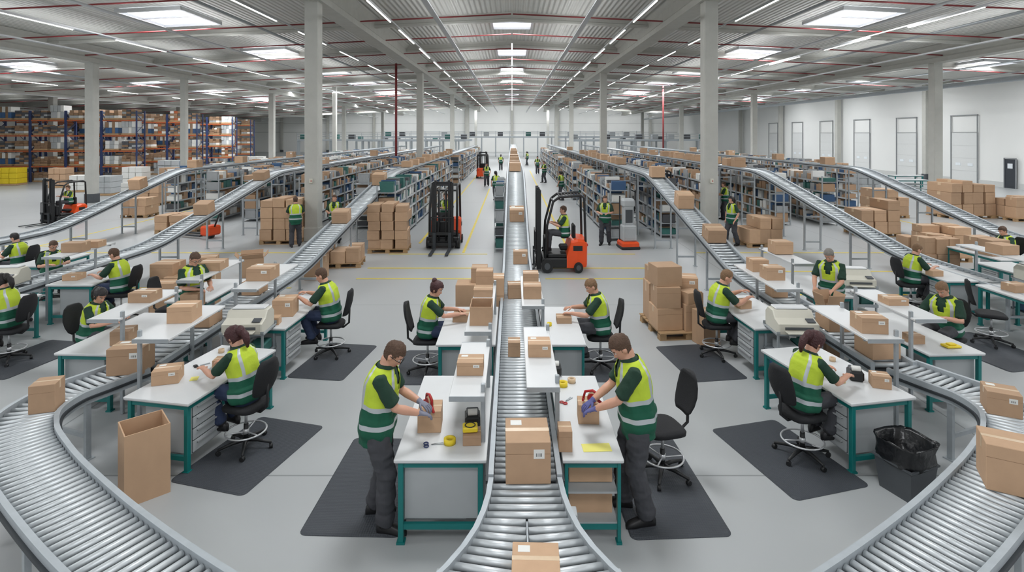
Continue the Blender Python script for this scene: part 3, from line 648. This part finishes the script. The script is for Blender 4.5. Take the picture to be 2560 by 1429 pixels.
# tools on benches
def tapedisp(x,y,z,rz):
    o=thing('tape_dispenser','red handheld tape dispenser gun with roll of tape','tape dispenser',(x,y,z),rz)
    m=MB().cyl((-.025,0,0),(.025,0,0),.055,0,20); m.cyl((-.028,0,0),(.028,0,0),.02,1,12); part('tape_roll',m,[TAPE,PAPER],o)
    part('frame',MB().tube([(0,-.06,-.03),(0,-.07,.04),(0,0,.075),(0,.08,.05),(0,.1,-.02)],.014).box((0,.1,-.03),(.055,.02,.03)).cyl((-.03,0,0),(-.026,0,0),.05,0,20),[RED],o)
    part('handle',MB().tube([(0,-.06,-.02),(0,-.12,-.06)],[.016,.014]),[RED],o)
tapedisp(-.86,5.84,1.11,.5); tapedisp(.86,5.98,1.09,1.2)
def troll(x,y,r=.05,m_=TAPE,lab='roll of tape lying on the workbench',z=T):
    m=MB(); k=20;rs=[[V((a*math.cos(2*PI*i/k),a*math.sin(2*PI*i/k),zz)) for i in range(k)] for a,zz in((r,0),(r,.05),(r*.6,.05),(r*.6,0))]; m.rings(rs,closed=True)
    solo('tape_roll',m,[m_],lab,'tape roll',(x,y,z))
troll(-.62,5.58,.06,YEL); troll(.62,6.85,.06,YEL); troll(.74,6.95,.05); troll(-4.1,7.9,.04); troll(.6,9.0,.04,YEL); troll(4.35,7.6,.04,TAPE)
def scis(x,y,rz,m_=BLUE,cn='blue'):
    o=thing('scissors',cn+'-handled scissors lying on the workbench','scissors',(x,y,T+.005),rz)
    part('blade',MB().box((.06,.006,0),(.12,.012,.004),R=Matrix.Rotation(.1,3,'Z')),[STEEL],o); part('blade',MB().box((.06,-.006,0),(.12,.012,.004),R=Matrix.Rotation(-.1,3,'Z')),[STEEL],o)
    for s in(-1,1): part('handle',MB().circ((-.05,s*.025,.002),.022,.006,0,14),[m_],o)
scis(-.8,5.55,.2); scis(.62,6.45,.9,RED,'red'); scis(-4.15,7.45,.7,BLK,'black'); scis(4.1,7.0,1.2,YEL,'yellow')
solo('paper_sheet',MB().box((0,0,.002),(.28,.14,.003)),[YPAP],'yellow paper sheet on the workbench','paper',(.83,5.5,T),.05)
solo('paper_sheet',MB().box((0,0,.002),(.09,.12,.003)),[YPAP],'small yellow note on the workbench','paper',(-4.0,7.05,T),.3)
def scanner(x,y,rz,c=BLK,z=T):
    o=thing('label_printer','small black label printer on the workbench','printer',(x,y,z),rz)
    part('body',MB().box((0,0,.06),(.16,.2,.12),0,.02),[c],o); part('cover',MB().box((0,.02,.13),(.13,.12,.03),0,.01),[DGREY],o); part('label_roll',MB().cyl((-.05,-.03,.14),(.05,-.03,.14),.035,0,14),[PAPER],o)
scanner(-.42,5.95,.1); scanner(-3.95,8.05,.3); scanner(4.32,7.05,-.3); scanner(.55,7.2,0); scanner(4.0,10.4,0)
o=thing('parts_tray','yellow plastic tray on the workbench','tray',(-.42,5.62,T+.105),.1)
part('body',MB().box((0,0,.03),(.15,.12,.05),0,.01),[YEL],o); part('rim',MB().circ((0,0,.056),.05,.006,0,14),[BLK],o)
o=thing('parts_tray','yellow plastic frame tray on the workbench','tray',(6.35,8.1,T),.1)
part('body',MB().box((0,0,.02),(.22,.14,.03),0,.008),[YEL],o); part('rim',MB().box((0,0,.045),(.1,.08,.02),0,.004),[YEL],o)
# printers on trolleys
def bigprinter(x,y,rz):
    o=thing('printer_trolley','open grey steel trolley holding supplies and printer','trolley',(x,y,0),rz)
    for sx in(-1,1):
        for sy in(-1,1):
            part('post',MB().box((sx*.3,sy*.24,.47),(.03,.03,.8)),[STEEL],o); part('castor',MB().cyl((sx*.3-.015,sy*.24,.035),(sx*.3+.015,sy*.24,.035),.035),[BLK],o)
    for i,z in enumerate((.2,.5,.86)): part('tray',MB().box((0,0,z),(.66,.54,.02)).box((0,-.265,z+.025),(.66,.01,.05)).box((0,.265,z+.025),(.66,.01,.05)),[STEEL],o)
    c_,s=math.cos(rz),math.sin(rz)
    for i,(a,b,z) in enumerate(((-.15,0,.215),(.15,.02,.215),(-.1,0,.515),(.17,0,.515))):
        solo('storage_bin',MB().box((0,0,.08),(.24,.36,.15),0,.015),[(BINB,PAPER,BING,BINT)[i]],'small plastic bin stored on printer trolley','bin',(x+a*c_-b*s,y+a*s+b*c_,z),rz)
    p=thing('box_printer','large beige label printer with open paper tray','printer',(x,y,.872),rz)
    m=MB(); rs=[]
    for xx in(-.3,-.28,.28,.3):
        k=.96 if abs(xx)>.29 else 1
        rs.append([V((xx,a*k,b*k+.002)) for a,b in((-.27,0),(.25,0),(.25,.22),(.16,.30),(-.02,.30),(-.1,.2),(-.27,.15))])
    m.rings(rs,sm=False); part('housing',m,[BEIGE],p)
    part('lid',MB().box((0,.08,.315),(.5,.2,.03),0,.012),[WHITE],p); part('paper_slot',MB().box((0,-.275,.09),(.42,.01,.04)),[DGREY],p); part('output_tray',MB().box((0,-.33,.05),(.42,.13,.015),0,.004),[BEIGE],p); part('control_panel',MB().box((.2,-.19,.19),(.12,.1,.012),R=Matrix.Rotation(.28,3,'X')),[DGREY],p)
bigprinter(-4.1,8.72,.05); bigprinter(4.35,8.72,-.05); bigprinter(-10.3,11.4,.1); bigprinter(10.9,11.6,-.1); bigprinter(6.9,11.3,-.1)
# waste bin
o=thing('waste_bin','grey plastic waste bin with black bag liner','bin',(4.3,6.12,0),.35)
rs=[[V((a*w,b_*w,z)) for a,b_ in((-1,-1),(1,-1),(1,1),(-1,1))] for w,z in((.17,0),(.205,.34),(.22,.34),(.22,.36),(.2,.36),(.165,.02))]
part('bin_body',MB().rings(rs,sm=False),[DGREY],o)
m=MB(); rs=[]
for j,(w,z) in enumerate(((.215,.33),(.235,.4),(.225,.47),(.24,.55),(.25,.58),(.22,.56),(.2,.4),(.12,.3))):
    rs.append([V(((w+random.uniform(-.012,.012))*math.copysign(abs(math.cos(t))**.5,math.cos(t)),(w+random.uniform(-.012,.012))*math.copysign(abs(math.sin(t))**.5,math.sin(t)),z+random.uniform(-.012,.012))) for t in [2*PI*i/28 for i in range(28)]])
m.rings(rs); part('bin_bag',m,[BAG],o)

# ---------------- forklifts
def forklift():
    o=thing('forklift','orange and black forklift truck with raised mast','forklift')
    rs=[]
    for y,w,z0,z1 in((-.82,.42,.22,.8),(-.78,.5,.16,.9),(-.5,.53,.14,.92),(-.28,.53,.14,.88),(-.14,.53,.14,.5)):
        rs.append([V((s*w*k,y,z)) for s,k,z in((-1,1,z0),(1,1,z0),(1,1,z1-.06),(1,.9,z1),(-1,.9,z1),(-1,1,z1-.06))])
    m=MB(); m.rings(rs,sm=False); part('counterweight',m,[ORANGE],o)
    part('chassis',MB().box((0,.22,.27),(1.04,.9,.26),0,.03).box((0,.12,.45),(.86,.7,.1),0,.02),[BLK],o)
    part('side_stripe',MB().box((.535,-.5,.68),(.006,.3,.14)),[BLK],o); part('side_stripe',MB().box((-.535,-.5,.68),(.006,.3,.14)),[BLK],o)
    part('seat',MB().box((0,-.16,.62),(.46,.44,.12),0,.04),[BLKF],o); part('seat_back',MB().box((0,-.42,1.06),(.44,.1,.44),0,.04),[BLKF],o)
    part('dashboard',MB().box((0,.52,.68),(.7,.14,.5),0,.03),[BLK],o)
    part('steering_wheel',MB().circ((0,.32,1.02),.15,.013,0,20).tube([(0,.32,1.02),(0,.47,.85)],.018),[BLK],o)
    for sx in(-1,1): part('guard_pillar',MB().tube([(sx*.47,.56,.4),(sx*.47,.5,1.3),(sx*.45,.3,1.95),(sx*.44,.1,2.08),(sx*.44,-.6,2.12),(sx*.44,-.72,2.06),(sx*.46,-.76,.85)],.04),[BLK],o)
    m=MB()
    for i in range(7): m.box((0,.08-i*.11,2.1),(.9,.03,.025))
    m.tube([(-.44,-.72,2.06),(.44,-.72,2.06)],.03); m.tube([(-.45,.3,1.95),(.45,.3,1.95)],.03)
    part('overhead_guard',m,[BLK],o)
    m=MB()
    for sx in(-1,1): m.box((sx*.32,.76,1.16),(.09,.14,2.2)); m.box((sx*.23,.8,1.24),(.07,.1,2.2)); m.cyl((sx*.12,.76,.3),(sx*.12,.76,2.0),.035,0,10)
    for z in(.3,1.2,2.24): m.box((0,.74,z),(.66,.05,.1))
    part('mast',m,[BLK],o)
    m=MB()
    for z in(.2,.55): m.box((0,.87,z),(.9,.04,.1))
    for sx in(-.38,-.13,.13,.38): m.box((sx,.88,.8),(.03,.03,.6))
    m.box((0,.88,1.1),(.8,.03,.04)); part('carriage',m,[BLK],o)
    for sx in(-1,1): part('fork',MB().box((sx*.26,.92,.32),(.1,.04,.55)).box((sx*.26,1.42,.06),(.1,1.0,.035),0,.006),[DSTEEL],o)
    for sx in(-1,1):
        for y,r in((.5,.19),(-.52,.15)):
            part('wheel',MB().cyl((sx*.42,y,r),(sx*.57,y,r),r,0,22).cyl((sx*.565,y,r),(sx*.58,y,r),r*.5,1,16),[BLK,DGREY],o)
        part('rear_lamp',MB().box((sx*.36,-.83,.75),(.1,.03,.06)),[RED],o)
    return Proto(o)
FL=forklift()
FL.put((1.42,16.25,0),LF,(1,.86,1.02),label='orange and black forklift with driver beside central conveyor')
FL.put((-2.35,19.7,0),PI,label='orange and black forklift with forks lowered near shelving')
FL.put((-19.8,24.8,0),PI-.35,.85,label='orange and black forklift parked near conveyor incline')
FL.put((-2.6,50,0),0,label='orange forklift driving down the aisle'); FL.put((7.0,27.6,0),1.5,label='orange and black forklift near the shelves')
def stacker(x,y,rz):
    o=thing('pallet_stacker','grey and orange automated pallet stacker on floor','pallet truck',(x,y,0),rz); o.scale=(.72,.74,.88)
    part('base',MB().box((0,0,.17),(.84,.9,.24),0,.06),[ORANGE],o); part('bumper',MB().box((0,0,.06),(.9,.96,.1),0,.03),[BLK],o)
    part('tower',MB().box((0,0,.6),(.66,.6,.62),0,.05).box((0,.06,1.25),(.5,.4,.8),0,.05).box((0,.04,1.75),(.62,.44,.34),0,.08),[BING],o); part('front_panel',MB().box((0,-.305,.6),(.5,.02,.4),0,.006),[GREYC],o); part('screen',MB().box((0,-.15,1.25),(.34,.03,.5),0,.01),[DGREY],o)
    for s in(-1,1): part('mast_rail',MB().box((s*.33,.25,1.05),(.05,.08,1.9)),[BLK],o)
stacker(3.98,19.2,.1)
o=thing('pallet_truck','orange electric pallet truck near conveyor incline','pallet truck',(-11.3,21.0,0),1.2)
part('motor_housing',MB().box((0,0,.3),(.6,.45,.36),0,.06),[ORANGE],o); part('tiller',MB().tube([(0,-.2,.45),(0,-.5,1.05),(0,-.55,1.15)],.03).tube([(-.15,-.55,1.15),(.15,-.55,1.15)],.02),[BLK],o)
for s in(-1,1): part('fork',MB().box((s*.2,.8,.1),(.14,1.1,.05)),[DSTEEL],o)
part('wheel',MB().cyl((-.1,0,.1),(.1,0,.1),.1),[BLK],o)

# ---------------- shelving
def shelving():
    o=thing('shelving_unit','galvanised steel shelving unit filled with bins','shelving')
    for sx in(-1,1):
        for sy in(-1,1): part('post',MB().box((sx*.32,sy*1.02,1.05),(.045,.045,2.1)),[STEEL],o)
    for z in(.12,.55,.98,1.41,1.84): part('shelf_board',MB().box((0,0,z),(.64,2.04,.03)).box((.32,0,z+.02),(.012,2.04,.07),1).box((-.32,0,z+.02),(.012,2.04,.07),1),[STEEL,BING],o)
    return Proto(o)
SH=shelving()
binp=[]
for i,mm in enumerate((BINB,BING,BINT,BIND)):
    m=MB(); rs=[[V((a*k*.5,b_*k*.5,z)) for a,b_ in((-1,-1),(1,-1),(1,1),(-1,1))] for k,z in((.86,0),(.98,.9),(1.03,.92),(1.03,1),(.95,1),(.84,.06))]
    m.rings(rs,sm=False); binp.append(Proto(solo('storage_bin',m,[mm],('blue','grey','teal','dark grey')[i]+' plastic storage bin on steel shelving','bin',group='bins on the steel shelving')))
stuff=MB()
rows=[(-4.4,20.6,72),(-6.2,24,60),(-8.6,24.5,60),(-11.7,26,64),(-13.4,26,60),(-17,29,62),(3.9,21.4,72),(5.9,22,66),(8.5,25,60),(11.6,25,60),(13.6,25,60),(17.6,30,60),(20,34,60)]
units=[]
for X,y0,y1 in rows:
    y=y0
    while y<y1:
        if random.random()<.96 and not (5<X<8.4 and abs(y-27.6)<2): units.append((X,y,1,1))
        y+=2.12
units+=[(-.42,19.5,.5,1),(-.42,21.7,.5,1)]
units.sort(key=lambda u:u[1]+abs(u[0])*.3)
bc=0
for ui,(X,y,wx,_) in enumerate(units):
    SH.put((X,y,0),0,(wx,1,1),group='steel shelving rows')
    for z in(.14,.57,1.0,1.43,1.86):
        yy=-.98
        while yy<.85:
            w=random.uniform(.12,.38); h=random.uniform(.14,.4); d=random.uniform(.45,.6)*wx
            if random.random()<.97:
                r=random.random()
                if (r<.5 or wx<1) and bc<270: random.choice((binp[0],binp[1],binp[1],binp[1],binp[3],binp[2])).put((X,y+yy+w/2,z),0,(d,w*.95,h)); bc+=1
                elif wx==1: stuff.box((X,y+yy+w/2,z+h/2),(d,w*.93,h),random.choice((0,0,1,1,1,2,3,4,4,4,4,4,4,5,5,5)))
            yy+=w
solo('shelf_goods',stuff,[BINB,BING,BINT,BIND,CARD,PAPER],'assorted bins and cartons filling the steel shelving rows','goods',kind='stuff')
# pallets racks
def rack():
    o=thing('pallet_rack','tall pallet rack with blue uprights and orange beams','rack')
    for sx in(-1,1):
        m=MB()
        for sy in(-.5,.5): m.box((sx*1.4,sy,2.9),(.09,.08,5.8))
        for i in range(7):
            z=.3+i*.75; m.box((sx*1.4,0,z+.35),(.03,1.22,.04),R=Matrix.Rotation(.65*(1 if i%2 else -1),3,'X'))
        part('upright_frame',m,[BLUE],o)
    for z in(1.25,2.5,3.75,5.0):
        for sy in(-.5,.5): part('beam',MB().box((0,sy,z),(2.75,.05,.1)),[ORB],o)
    return Proto(o)
RK=rack()
loads=[]
for i in range(8):
    m=MB(); m.box((0,0,.07),(1.15,.9,.12),1); random.seed(30+i)
    pal=((0,2,0),(0,2,3),(2,3),(3,4,0),(4,0,3),(0,5,2),(2,3,3),(0,4,2,6))[i]
    nx=random.choice((3,4)); nz=random.choice((2,3,4)); hh=random.uniform(.6,1.05)
    for a in range(nx):
        for k in range(nz):
            if k==nz-1 and random.random()<.35: continue
            m.box(((a+.5)/nx*1.1-.55,random.uniform(-.04,.04),.13+(k+.5)*hh/nz),(1.05/nx,.84,hh/nz*.97),random.choice(pal),.01)
    loads.append(Proto(solo('pallet_load',m,[CARDIN,WOOD,PAPER,BING,BIND,BINB,ORB],('cartons','mixed cartons','white wrapped goods','mixed goods','dark goods and cartons','blue crates and cartons','grey wrapped goods','mixed dark goods')[i]+' on pallet in tall rack','pallet load',group='pallet loads in the tall racks')))
random.seed(11)
for ry,xs in((46,[-43.5+i*2.9 for i in range(5)]),(54,[-46+i*2.9 for i in range(6)]),(63,[-50+i*2.9 for i in range(7)]),(74,[-56+i*2.9 for i in range(8)])):
    for x in xs:
        RK.put((x,ry,0),0,group='tall pallet racks')
        for z in(0,1.32,2.57,3.82,5.07):
            for dx in(-.68,.68):
                if random.random()<.93: random.choice(loads).put((x+dx,ry,z),0)
# assorted goods left
for x,y,w,d,h,mm,l in((-38.5,43,1.6,1.2,1.2,YEL,'yellow plastic crate on the floor by racks'),(-29,38,1.4,1,1.0,PAPER,'white wrapped goods stack on floor'),(-26,36,1.2,1.2,1.1,BING,'grey goods stack on the floor'),(-33,41,1.2,1,1.3,CARD,'carton stack on the floor by racks'),(-23.0,34.5,1.6,1,.8,PAPER,'white wrapped goods stack on floor'),(-22.5,40,1.6,1,1.2,BINT,'teal crates on the floor'),(-20,44,1.5,1,1.5,CARD,'carton stack on the floor'),(-27.5,48,1.5,1,1.5,BINB,'blue crates on the floor'),(-24,52,2,1,1.7,PAPER,'white wrapped goods stack on floor'),(-31,51,2,1,1.4,BING,'grey goods stack on the floor'),(26,44,1.4,1,1.1,BIND,'dark crates near the dock doors'),(29,50,1.6,1,1.2,CARD,'cartons near the dock doors'),(-19.5,36,1.6,1.1,1.2,BING,'grey goods stack on the floor'),(-21.5,48,1.6,1.1,1.6,CARD,'carton stack on the floor'),(-26,43,1.6,1.1,1.2,CARD,'carton stack on the floor'),(23,48,1.6,1.1,1.3,CARD,'carton stack on the floor'),(24,38,1.4,1.1,1.2,BING,'grey goods stack on the floor'),(-19.3,40.5,1.5,1.1,1.3,CARD,'carton stack on the floor'),(-28.5,42.5,1.5,1.1,1.3,PAPER,'white wrapped goods stack on floor'),(-24.5,46.5,1.5,1.1,1.3,BIND,'dark crates on the floor'),(-20.5,33.8,1.3,1.0,1.2,BINB,'blue crates on the floor')):
    m=MB()
    m.box((0,0,.07),(w,d,.12),1)
    for a in range(3):
        for k in range(3): m.box(((a+.5)/3*w-w/2,random.uniform(-.04,.04),.13+(k+.5)*h/3),(w/3*.95,d*.95,h/3*.96),0,.015)
    solo('goods_stack',m,[mm,WOOD],l,'goods',(x,y,0),random.uniform(-.2,.2))
for x,y in((27,38),(29.5,42)): bn(x,y,LF,2,1,1.2,'workbench standing near the dock doors')
# far sorter gantries
for X0,X1,y,h in((-32,-6,84,3.0),(8.6,30,84,3.0),(-22,22,96,3.4),(-30,-8.6,108,2.6),(8.6,30,108,2.6)):
    o=thing('sorting_gantry','elevated grey steel sorting conveyor gantry','conveyor',(0,y,0))
    part('conveyor_deck',MB().box(((X0+X1)/2,0,h),(X1-X0,1.2,.25)),[RAIL],o); 
    for hz in(.55,.9): part('guard_rail',MB().box(((X0+X1)/2,-.6,h+hz),(X1-X0,.05,.06)),[RAIL],o)
    x=X0
    while x<=X1:
        part('support_leg',MB().box((x,0,h/2-.06),(.18,.9,h-.13)).box((x,-.6,h+.5),(.06,.06,1.1)),[STEEL],o)
        if random.random()<.6: part('drive_unit',MB().box((x+.8,0,h+.5),(.9,.8,.7),0,.05),[random.choice((BIND,BING,BINT))],o)
        x+=2.4
# ---------------- building
def rh(x): return 10.1-.05*abs(x)
ZB,ZF,XL,XR=-8,122,-60,36
def st_(name,mb,mats,label,cat='room'):
    o=solo(name,mb,mats,label,cat,kind='structure'); return o
st_('floor',MB().box(((XL+XR)/2,(ZB+ZF)/2,-.1),(XR-XL+2,ZF-ZB+2,.2)),[FLOOR],'polished grey concrete warehouse floor','floor')
m=MB(); vs=[]
for dz in(0,.3):
    for x in(XL-.5,0,XR+.5):
        for y in(ZB,ZF+.5): vs.append(V((x,y,rh(x)+dz)))
m.add(vs,[(0,1,3,2),(2,3,5,4),(6,7,9,8),(8,9,11,10),(0,2,8,6),(2,4,10,8),(1,3,9,7),(3,5,11,9),(0,1,7,6),(4,5,11,10)])
st_('ceiling',m,[DECK],'corrugated grey steel roof deck','ceiling')
st_('wall_back',MB().box(((XL+XR)/2,ZF+.15,5),(XR-XL,.3,10.4)).box(((XL+XR)/2,ZF-.02,4.3),(XR-XL,.06,.15),1).box(((XL+XR)/2,ZF-.02,6.2),(XR-XL,.06,.1),1),[WALLM,WALLG],'white panelled end wall','wall')
st_('wall_left',MB().box((XL-.15,(ZB+ZF)/2,3.7),(.3,ZF-ZB,7.4)),[WALLM],'white panelled side wall','wall')
st_('wall_right',MB().box((XR+.15,(ZB+ZF)/2,4.2),(.3,ZF-ZB,8.5)),[WALLM],'white panelled side wall','wall')
st_('baseboard_right',MB().box((XR-.03,(ZB+ZF)/2,.2),(.06,ZF-ZB,.4)),[WALLG],'grey plinth along side wall','baseboard')
i=0
for y in(44.5,51,57.5,64,70.5,77):
    i+=1; o=st_('door_%d'%i,MB().box((XR-.04,y,2.0),(.06,2.5,4.0)),[DOORM],'white sectional dock door','door')
    part('door_frame',MB().box((XR-.1,y-1.3,2.7),(.08,.05,5.4)).box((XR-.1,y+1.3,2.7),(.08,.05,5.4)).box((XR-.1,y,5.4),(.1,2.65,.06)).box((XR-.1,y,4.05),(.05,2.6,.035)),[DOORF],o)
    for zz in(1,2,3): part('door_panel_joint',MB().box((XR-.075,y,zz),(.012,2.45,.025)),[WALLG],o)
    for k in(-.6,.6): part('door_window',MB().box((XR-.08,y+k,1.5),(.02,.5,.22)),[WINM],o)
o=st_('door_%d'%(i+1),MB().box((XR-.1,40.3,1.05),(.1,.9,2.1)),[mat('dark_door',(44,50,58),.4)],'dark personnel door with window','door')
part('door_window',MB().box((XR-.16,40.3,1.6),(.02,.4,.35)),[WINM],o); part('door_frame',MB().box((XR-.16,39.82,1.05),(.06,.06,2.2)).box((XR-.16,40.78,1.05),(.06,.06,2.2)).box((XR-.16,40.3,2.15),(.06,1.0,.06)),[DOORF],o)
# columns
def column(x,y,w=.5,l='square grey concrete column supporting the roof'):
    h=rh(x)-.2; o=thing('concrete_column',l,'column',(x,y,0)); part('shaft',MB().box((0,0,h/2),(w,w,h),0,.03),[CONC],o)
    part('corner_guard',MB().box((0,0,.25),(w+.04,w+.04,.5),0,.02),[DGREY if abs(x)>20 else CONC],o)
    if abs(x)<10 and y<25: part('fire_switch',MB().box((0,-w/2-.03,2.2),(.12,.06,.16),0,.01).cyl((.02,-w/2-.05,2.2),(.02,-w/2-.07,2.2),.02,1),[BEIGE,RED],o)
for y in(20.6,44.5,68.5,92,113):
    column(-7.3,y); column(7.25,y)
for x in(-24,24.2):
    for y in(32,56,80,104): column(x,y)
column(-24,41,.4); 
for y in(50,69): column(-41,y)
column(-19,60,.4)
for y in(48,61,74,87): column(XR-.5,y,.45)
for x in range(-50,36,10): column(x+.01,ZF-.4,.5)
# beams
def beam(a,b,w,d,name='concrete_roof_beam',l='long grey concrete roof beam'):
    a=V(a);b=V(b); T_=(b-a).normalized(); Lt=T_.cross(V((0,0,1))).normalized(); U=V((0,0,1)); m=MB()
    rs=[[c_+Lt*p*w/2+U*q for p,q in((-.8,-d),(.8,-d),(.8,-d*.75),(.6,-d*.65),(.6,-d*.2),(1,0),(-1,0),(-.6,-d*.2),(-.6,-d*.65),(-.8,-d*.75))] for c_ in(a,b)]
    m.rings(rs,sm=False); return solo(name,m,[CONC],l,'beam')
for x,d in((-7.3,1.0),(7.25,1.0),(-24,.95),(24.2,.95),(-41,.8),(-55,.7)): beam((x,ZB,rh(x)),(x,ZF,rh(x)),.95,d)
y=3.2
while y<121:
    for sg,X in((-1,XL),(1,XR)): beam((0,y,10.1),(X,y,rh(X)),.42,.42,l='sloping grey secondary roof beam')
    y+=8.5
def pipe(pts,r,m_,name,l): solo(name,MB().tube(pts,r,n=8),[m_],l,'pipe')
y=15.5
while y<110:
    for sg,X in((-1,-56),(1,34)): pipe([(sg*.05,y,9.45),(X,y,rh(X)-.62)],.034,REDP,'sprinkler_pipe','red sprinkler pipe crossing under the roof')
    y+=(5.2 if y<45 else 8)
for x in(-12,-19.5,12,19.5,-31,29): pipe([(x,ZB,rh(x)-.55),(x,120,rh(x)-.55)],.06,STEEL,'conduit_pipe','grey steel conduit running along the roof')
pipe([(28,ZB,7.0),(28,120,7.0)],.16,STEEL,'ventilation_duct','round grey ventilation duct along the side bay')
pipe([(-8.9,43,9.3),(-8.9,43,1)],.09,REDP,'standpipe','vertical red sprinkler standpipe beside column'); pipe([(16.2,60,9),(16.2,60,1)],.09,REDP,'standpipe','vertical red sprinkler standpipe')
# lights
lt=thing('linear_light','long white linear light fitting hanging under roof','light',group='linear lights')
part('housing',MB().box((0,0,.03),(.08,3.9,.05)),[LIGHTG],lt); part('lamp_tube',MB().box((0,0,-.01),(.05,3.8,.02)),[TUBE],lt)
LT=Proto(lt)
for x,y0,st in((0,31,5.2),(-5.1,16,5.6),(5.1,16,5.6),(-9.8,9,6.2),(9.3,9,6.2),(-18.6,9,6.4),(16.8,9,6.4),(-34,22,9)):
    y=y0
    while y<112: LT.put((x,y,min(8.6,rh(x)-.85)),0,(.8,1,.8) if y>40 else (1,1,1)); y+=st
for x in(-5.1,5.1,-9.8,9.3,-18.6,16.8): solo('light_track',MB().box((x,60,min(8.6,rh(x)-.85)+.09),(.05,112,.05)),[LIGHTG],'thin grey track carrying linear lights','track')
def area(n,loc,sx,sy,e,rot=None,col=(.97,.985,1)):
    ld=bpy.data.lights.new(n,'AREA'); ld.shape='RECTANGLE'; ld.size=sx; ld.size_y=sy; ld.energy=e; ld.color=col
    lo=bpy.data.objects.new(n,ld); COL.objects.link(lo); lo.location=loc
    if rot: lo.rotation_euler=rot
# added upward-facing fill strips on the cable trays, brightening the roof deck
for x in(-56,-48,-38,-28.5,-20.5,-14.2,-3.0,3.0,14.2,20.5,28.5):
    z_=min(7.4,rh(x)-1.2) if abs(x)>25 else min(8.5,rh(x)-1.2); solo('cable_tray',MB().box((x,58,z_),(.2,122,.05)),[LIGHTG],'long grey cable tray carrying added fill lights under roof','cable tray')
    area('ceiling_fill_strip',(x,60,z_+.06),.15,118,560,(PI,0,0))
# skylights
i=0
for x,w in((0,2.2),(-15.5,2.7),(15.5,2.7),(-31.5,2.7),(30.5,2.2)):
    y=-2.5
    while y<117:
        i+=1; c_=y+(0 if x==0 else -5); z=rh(x)-.06
        sl=0 if x==0 else (.05 if x<0 else -.05)
        o=st_('window_%d'%i,MB().box((0,0,0),(w,3.3,.03)),[GLASSW],'bright translucent roof skylight','window')
        o.location=(x,c_,z); o.rotation_euler=(0,-sl,0)
        m=MB()
        for s in(-1,1): m.box((s*w/2,0,-.06),(.12,3.4,.16)); m.box((0,s*1.65,-.06),(w+.12,.12,.16))
        m.box((0,0,-.04),(w,.08,.08)); part('skylight_frame',m,[LIGHTG],o)
        if c_<75: area('skylight_lamp',(x,c_,z-.2),w,3.2,590*w/3)
        y+=11
for x in(-45,-22,0,22): area('end_wall_fill',(x,112,8.0),18,.4,620,(R_(58),0,0))  # added fill lamps aimed at the end wall, no fittings there
for y in(60,85,106): area('hall_fill',(-12,y,8.4),60,.5,3200)  # added fill lamps to lift the far hall, not real fittings
# floor lines
def fl(x,y,w,l): solo('floor_marking',MB().box((0,0,.003),(w,l,.004)),[LINE],'yellow painted line on the floor','floor marking',(x,y,0))
for a,b_,y in((-4.2,-.6,15.1),(.9,4.6,15.1),(-4.2,-.6,16.3),(.9,4.6,16.3),(-14,-5.6,18.4),(-4,-.8,18.2),(1,4,18.2),(6,14,15.9),(6,20,18.4),(-22,-16,19.5),(-14,-5.6,14.2),(5.8,9.6,13.6)): fl((a+b_)/2,y,b_-a,.085)
for x,y0,y1 in((-1.6,18.4,40),(1.9,20,60),(-16.5,18,34),(17.5,18,40),(-3.3,20,60)): fl(x,(y0+y1)/2,.085,y1-y0)
# world, camera
w=bpy.data.worlds.new('World'); S.world=w; w.use_nodes=True; bg=w.node_tree.nodes['Background']; bg.inputs[0].default_value=(.95,.97,1,1); bg.inputs[1].default_value=.7
cd=bpy.data.cameras.new('Camera'); cam=bpy.data.objects.new('Camera',cd); COL.objects.link(cam); cam.location=(0,0,3.9); cam.rotation_euler=(PI/2,0,0)
cd.sensor_width=36; cd.lens=1400/2560*36; cd.shift_y=-379.5/2560; cd.clip_end=400
S.camera=cam
S.view_settings.view_transform='Standard'; S.view_settings.exposure=0
print('OBJ',len(bpy.data.objects))
